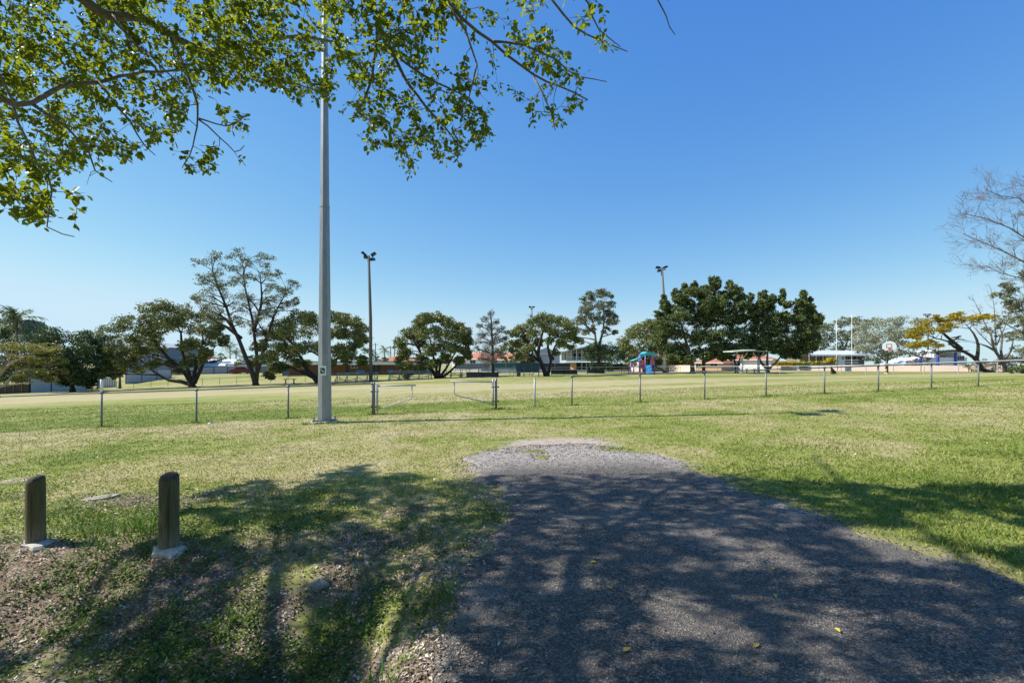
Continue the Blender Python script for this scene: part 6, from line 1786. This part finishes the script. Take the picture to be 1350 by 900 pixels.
# ------------------------------------------------------------------ playground
Y = 67.0; c = gp(850, Y)
t = thing("playground", "colourful playground unit with purple posts, orange panels, teal roof and dark slide", "playground", c)
q = lambda px, py: (P(px, 0, Y).x - c.x, P(0, py, Y).z - c.z)
purple = simple("purple_paint", (.20, .13, .48), .45, 0, .06, 2); orange2 = simple("orange_plastic", (.62, .16, .03), .45, 0, .06, 2)
blue2 = simple("sky_blue_plastic", (.05, .36, .72), .4, 0, .06, 2); tealp = simple("teal_plastic", (.03, .38, .42), .45, 0, .06, 2)
yel2 = simple("yellow_plastic", (.66, .42, .02), .45, 0, .06, 2); dgreen = simple("dark_green_plastic", (.012, .05, .05), .4, 0, .1, 2); dpur = simple("deep_purple", (.05, .03, .14), .5)
H = {}
for (px, py, dy) in ((831.3, 477, 0), (837.6, 476.3, .9), (844, 467, 0), (850, 466.5, -.3), (857, 466.3, -.3), (846.5, 467, 1.5), (863, 470, 1.5), (863, 470, .1)):
    x, z = q(px, py); m = MB(); m.tube([(x, dy, -.2), (x, dy, z)], .075, 10); m.tube([(x, dy, z), (x, dy, z + .06)], [.085, .05], 10); m.build("post", purple, t, smooth=True)
xa, za = q(845, 482.5); xb, zb = q(864, 482.5)
m = MB(); m.box(xa, xb, -.1, 1.7, za - .1, za); m.build("deck", dpur, t)
for (p0, p1, y0, y1, dy) in ((844.4, 850, 474.5, 486, .05), (857.3, 863, 471, 482, .05)):
    a, z1 = q(p0, y0); b_, z0 = q(p1, y1)
    m = MB(); m.prism([(a, dy, z0 + .5), (a + .1, dy, z0), (b_, dy, z0), (b_, dy, z1), (a + (b_ - a) * .5, dy, z1), (a, dy, z1 - .5)] if p0 < 850 else [(a, dy, z0), (b_, dy, z0 + .1), (b_ + .1, dy, z0 + .5), (b_, dy, z1 - .5), (b_ - .25, dy, z1), (a, dy, z1)], (0, .06, 0)); m.build("side_panel", orange2, t)
a, z1 = q(850.5, 481); b_, z0 = q(857.6, 496)
m = MB(); m.prism([(a, -.45, z1), (a, -.9, 0.0), (a, -.82, .0), (a, -.37, z1)], (b_ - a, 0, 0)); cw = m.build("climbing_wall", blue2, t)
for (u, v) in ((.25, .2), (.7, .3), (.4, .5), (.75, .62), (.3, .78), (.6, .9)):
    m = MB(); m.ball((a + (b_ - a) * u, -.93 + .45 * v, z1 * v), .045, .05, .045, 8, 5); m.build("climbing_hold", white_paint, cw)
a, z0 = q(848, 467.5); b_, z1 = q(865, 464)
m = MB(); m.prism([(a, -.9, z0 + .15), (a + .3, -.9, z1 + .05), (b_ - .3, -.9, z1 - .15), (b_ + .1, -.9, z0 - .05), (b_ - .1, -.9, z0 - .1), (a + .1, -.9, z0 + .02)], (0, 2.8, 0)); m.build("roof_canopy", tealp, t)
m = MB()
sl = [q(861, 481.5), q(863, 482.2), q(868, 486.4), (q(874, 0)[0], .55), (q(877, 0)[0], .28), (q(879.5, 0)[0], .24)]
for y in (.3, 1.1):
    m.prism([(x, y, z + .02) for x, z in sl] + [(x, y, z + .30) for x, z in reversed(sl)], (0, .05, 0))
for (x0_, z0_), (x1_, z1_) in zip(sl[:-1], sl[1:]):
    m.prism([(x0_, .32, z0_), (x1_, .32, z1_), (x1_, .32, z1_ + .05), (x0_, .32, z0_ + .05)], (0, .8, 0))
m.build("slide", dgreen, t)
x, _ = q(864, 0); m = MB(); m.bar((x, .7, 0), (x, .7, za - .1), .08); m.build("slide_leg", dark_metal, t)
for y in (.05, .95):
    a = q(833, 475.8); b_ = q(849, 468.6); m = MB()
    m.tube([(a[0], y, a[1]), ((a[0] + b_[0]) / 2, y, (a[1] + b_[1]) / 2 - .1), (b_[0], y, b_[1])], .10, 8); m.build("handrail", tealp, t, smooth=True)
a, z1 = q(833.5, 477); b_, z0 = q(842, 482.5)
m = MB(); m.prism([(a, 1.0, z0), (b_, 1.0, z0), (b_, 1.0, z1 + .1), ((a + b_) / 2, 1.0, z1 - .15), (a, 1.0, z1 + .05)], (0, .06, 0)); m.build("side_panel", yel2, t)
for i in range(5):
    x = q(833 + i * 2.2, 0)[0]; z = .35 + i * .22; m = MB(); m.box(x, x + .26, .1, .9, z, z + .05); m.build("step", dpur, t)
a, z1 = q(848.3, 486); b_, z0 = q(850.2, 495); m = MB(); m.box(a, b_, 0, .06, .1, z1); m.build("lower_panel", dpur, t)

# ------------------------------------------------------------------ a person near the hoop and a dog on the grass
def skin_body(name, nodes, edges, mat, parent, sub=2):
    me = bpy.data.meshes.new(name); keys = list(nodes); ix = {k: i for i, k in enumerate(keys)}
    me.from_pydata([nodes[k][0] for k in keys], [(ix[a], ix[b_]) for a, b_ in edges], [])
    me.materials.append(mat)
    o = bpy.data.objects.new(name, me); link(o, parent)
    sk = o.modifiers.new("skin", 'SKIN'); sk.use_smooth_shade = True
    for k in keys:
        r_ = nodes[k][1]; r_ = (r_, r_) if not isinstance(r_, tuple) else r_
        me.skin_vertices[0].data[ix[k]].radius = r_
    me.skin_vertices[0].data[0].use_root = True
    ss = o.modifiers.new("subsurf", 'SUBSURF'); ss.levels = sub; ss.render_levels = sub
    return o
skin = simple("skin", (.48, .27, .19), .6, 0, .06, 4, bmp=0)
t = thing("person", "person in pale pink top and black shorts walking below the basketball backboard", "person", gp(1168, 60), R(200))
nd = {"pel": ((0, 0, .92), (.13, .10)), "wst": ((0, .01, 1.06), (.12, .09)), "chs": ((0, .02, 1.28), (.15, .105)), "nck": ((0, .03, 1.44), (.06, .06)), "hd0": ((0, .035, 1.54), (.075, .085)), "hd1": ((0, .04, 1.64), (.07, .08)),
      "ls": ((.17, .02, 1.38), .052), "le": ((.25, -.04, 1.12), .042), "lw": ((.24, .10, .90), .030), "rs": ((-.17, .02, 1.38), .052), "re": ((-.24, -.02, 1.12), .042), "rw": ((-.25, .08, .89), .030),
      "lh": ((.10, 0, .86), .085), "lk": ((.11, .16, .50), .058), "la": ((.11, .10, .10), .038), "lt": ((.11, .26, .04), .032),
      "rh": ((-.10, 0, .86), .085), "rk": ((-.11, -.04, .48), .058), "ra": ((-.11, -.26, .14), .038), "rt": ((-.11, -.14, .04), .032),
      "lp": ((.235, .13, .83), .026), "rp": ((-.25, .105, .82), .026)}
ed = [("pel", "wst"), ("wst", "chs"), ("chs", "nck"), ("nck", "hd0"), ("hd0", "hd1"), ("chs", "ls"), ("ls", "le"), ("le", "lw"), ("lw", "lp"), ("chs", "rs"), ("rs", "re"), ("re", "rw"), ("rw", "rp"), ("pel", "lh"), ("lh", "lk"), ("lk", "la"), ("la", "lt"), ("pel", "rh"), ("rh", "rk"), ("rk", "ra"), ("ra", "rt")]
for hp, sg in (("lp", 1), ("rp", -1)):
    b0 = Vector(nd[hp][0])
    for k in range(4):
        nd[hp + "f%d" % k] = (tuple(b0 + Vector((.0, -.03 + .02 * k, -.07 - .008 * (k % 3)))), .009); ed.append((hp, hp + "f%d" % k))
    nd[hp + "th"] = (tuple(b0 + Vector((-.03 * sg, .035, -.03))), .010); ed.append((hp, hp + "th"))
skin_body("body", nd, ed, skin, t)
skin_body("shirt", {"a": ((0, .005, .93), (.145, .115)), "b": ((0, .01, 1.08), (.135, .105)), "c": ((0, .02, 1.29), (.168, .122)), "d": ((0, .028, 1.42), (.085, .08)), "l0": ((.18, .02, 1.38), .066), "l1": ((.225, -.015, 1.22), .06), "r0": ((-.18, .02, 1.38), .066), "r1": ((-.225, 0, 1.22), .06)},
          [("a", "b"), ("b", "c"), ("c", "d"), ("c", "l0"), ("l0", "l1"), ("c", "r0"), ("r0", "r1")], simple("pale_pink_cloth", (.70, .50, .48), .9, 0, .08, 6), t)
skin_body("shorts", {"a": ((0, 0, .95), (.15, .118)), "b": ((0, 0, .86), (.15, .12)), "l": ((.10, .02, .80), .108), "l1": ((.108, .10, .60), .088), "r": ((-.10, -.01, .80), .108), "r1": ((-.108, -.025, .60), .088)},
          [("a", "b"), ("b", "l"), ("l", "l1"), ("b", "r"), ("r", "r1")], simple("black_cloth", (.018, .018, .022), .9, 0, .2, 6), t)
m = MB(); m.ball((0, .02, 1.645), .088, .098, .085, 12, 8); m.build("hair", simple("dark_hair", (.04, .025, .018), .7), t, smooth=True)
for (x, y, z) in ((.11, .17, .04), (-.11, -.20, .06)):
    m = MB(); m.ball((x, y, z), .055, .14, .05, 10, 6); m.build("shoe", simple("white_shoe", (.7, .7, .7), .6) if x > 0 else bpy.data.materials["white_shoe"], t, smooth=True)
t = thing("dog", "dark brown dog sitting on the grass in front of the pink wall", "dog", gp(1097.5, 61), R(95))
fur = simple("dark_brown_fur", (.030, .014, .012), .8, 0, .4, 12, bmp=.4)
nd = {"hip": ((0, -.30, .22), (.17, .18)), "bel": ((0, -.12, .40), (.16, .18)), "chs": ((0, .06, .58), (.15, .18)), "nck": ((0, .13, .74), (.09, .10)), "hd": ((0, .18, .86), (.085, .095)), "mz": ((0, .32, .83), (.045, .05)), "ns": ((0, .38, .825), .035),
      "fl": ((.10, .12, .46), .06), "fle": ((.10, .10, .24), .045), "flp": ((.10, .13, .04), .042), "flt": ((.10, .20, .03), .036), "fr": ((-.10, .12, .46), .06), "fre": ((-.10, .10, .24), .045), "frp": ((-.10, .13, .04), .042), "frt": ((-.10, .20, .03), .036),
      "hl": ((.15, -.18, .20), .10), "hlk": ((.17, .0, .16), .06), "hlp": ((.16, -.16, .05), .045), "hlt": ((.16, .02, .035), .04), "hr": ((-.15, -.18, .20), .10), "hrk": ((-.17, .0, .16), .06), "hrp": ((-.16, -.16, .05), .045), "hrt": ((-.16, .02, .035), .04),
      "tl": ((0, -.48, .08), .04), "tl2": ((.05, -.72, .05), .025), "e1": ((.07, .14, .96), .03), "e1b": ((.10, .13, .90), .025), "e2": ((-.07, .14, .96), .03), "e2b": ((-.10, .13, .90), .025)}
ed = [("hip", "bel"), ("bel", "chs"), ("chs", "nck"), ("nck", "hd"), ("hd", "mz"), ("mz", "ns"), ("chs", "fl"), ("fl", "fle"), ("fle", "flp"), ("flp", "flt"), ("chs", "fr"), ("fr", "fre"), ("fre", "frp"), ("frp", "frt"),
      ("hip", "hl"), ("hl", "hlk"), ("hl", "hlp"), ("hlp", "hlt"), ("hip", "hr"), ("hr", "hrk"), ("hr", "hrp"), ("hrp", "hrt"), ("hip", "tl"), ("tl", "tl2"), ("hd", "e1"), ("e1", "e1b"), ("hd", "e2"), ("e2", "e2b")]
skin_body("body", nd, ed, fur, t)
for x in (.045, -.045):
    m = MB(); m.ball((x, .255, .885), .014); m.build("eye", glass_dark, t)
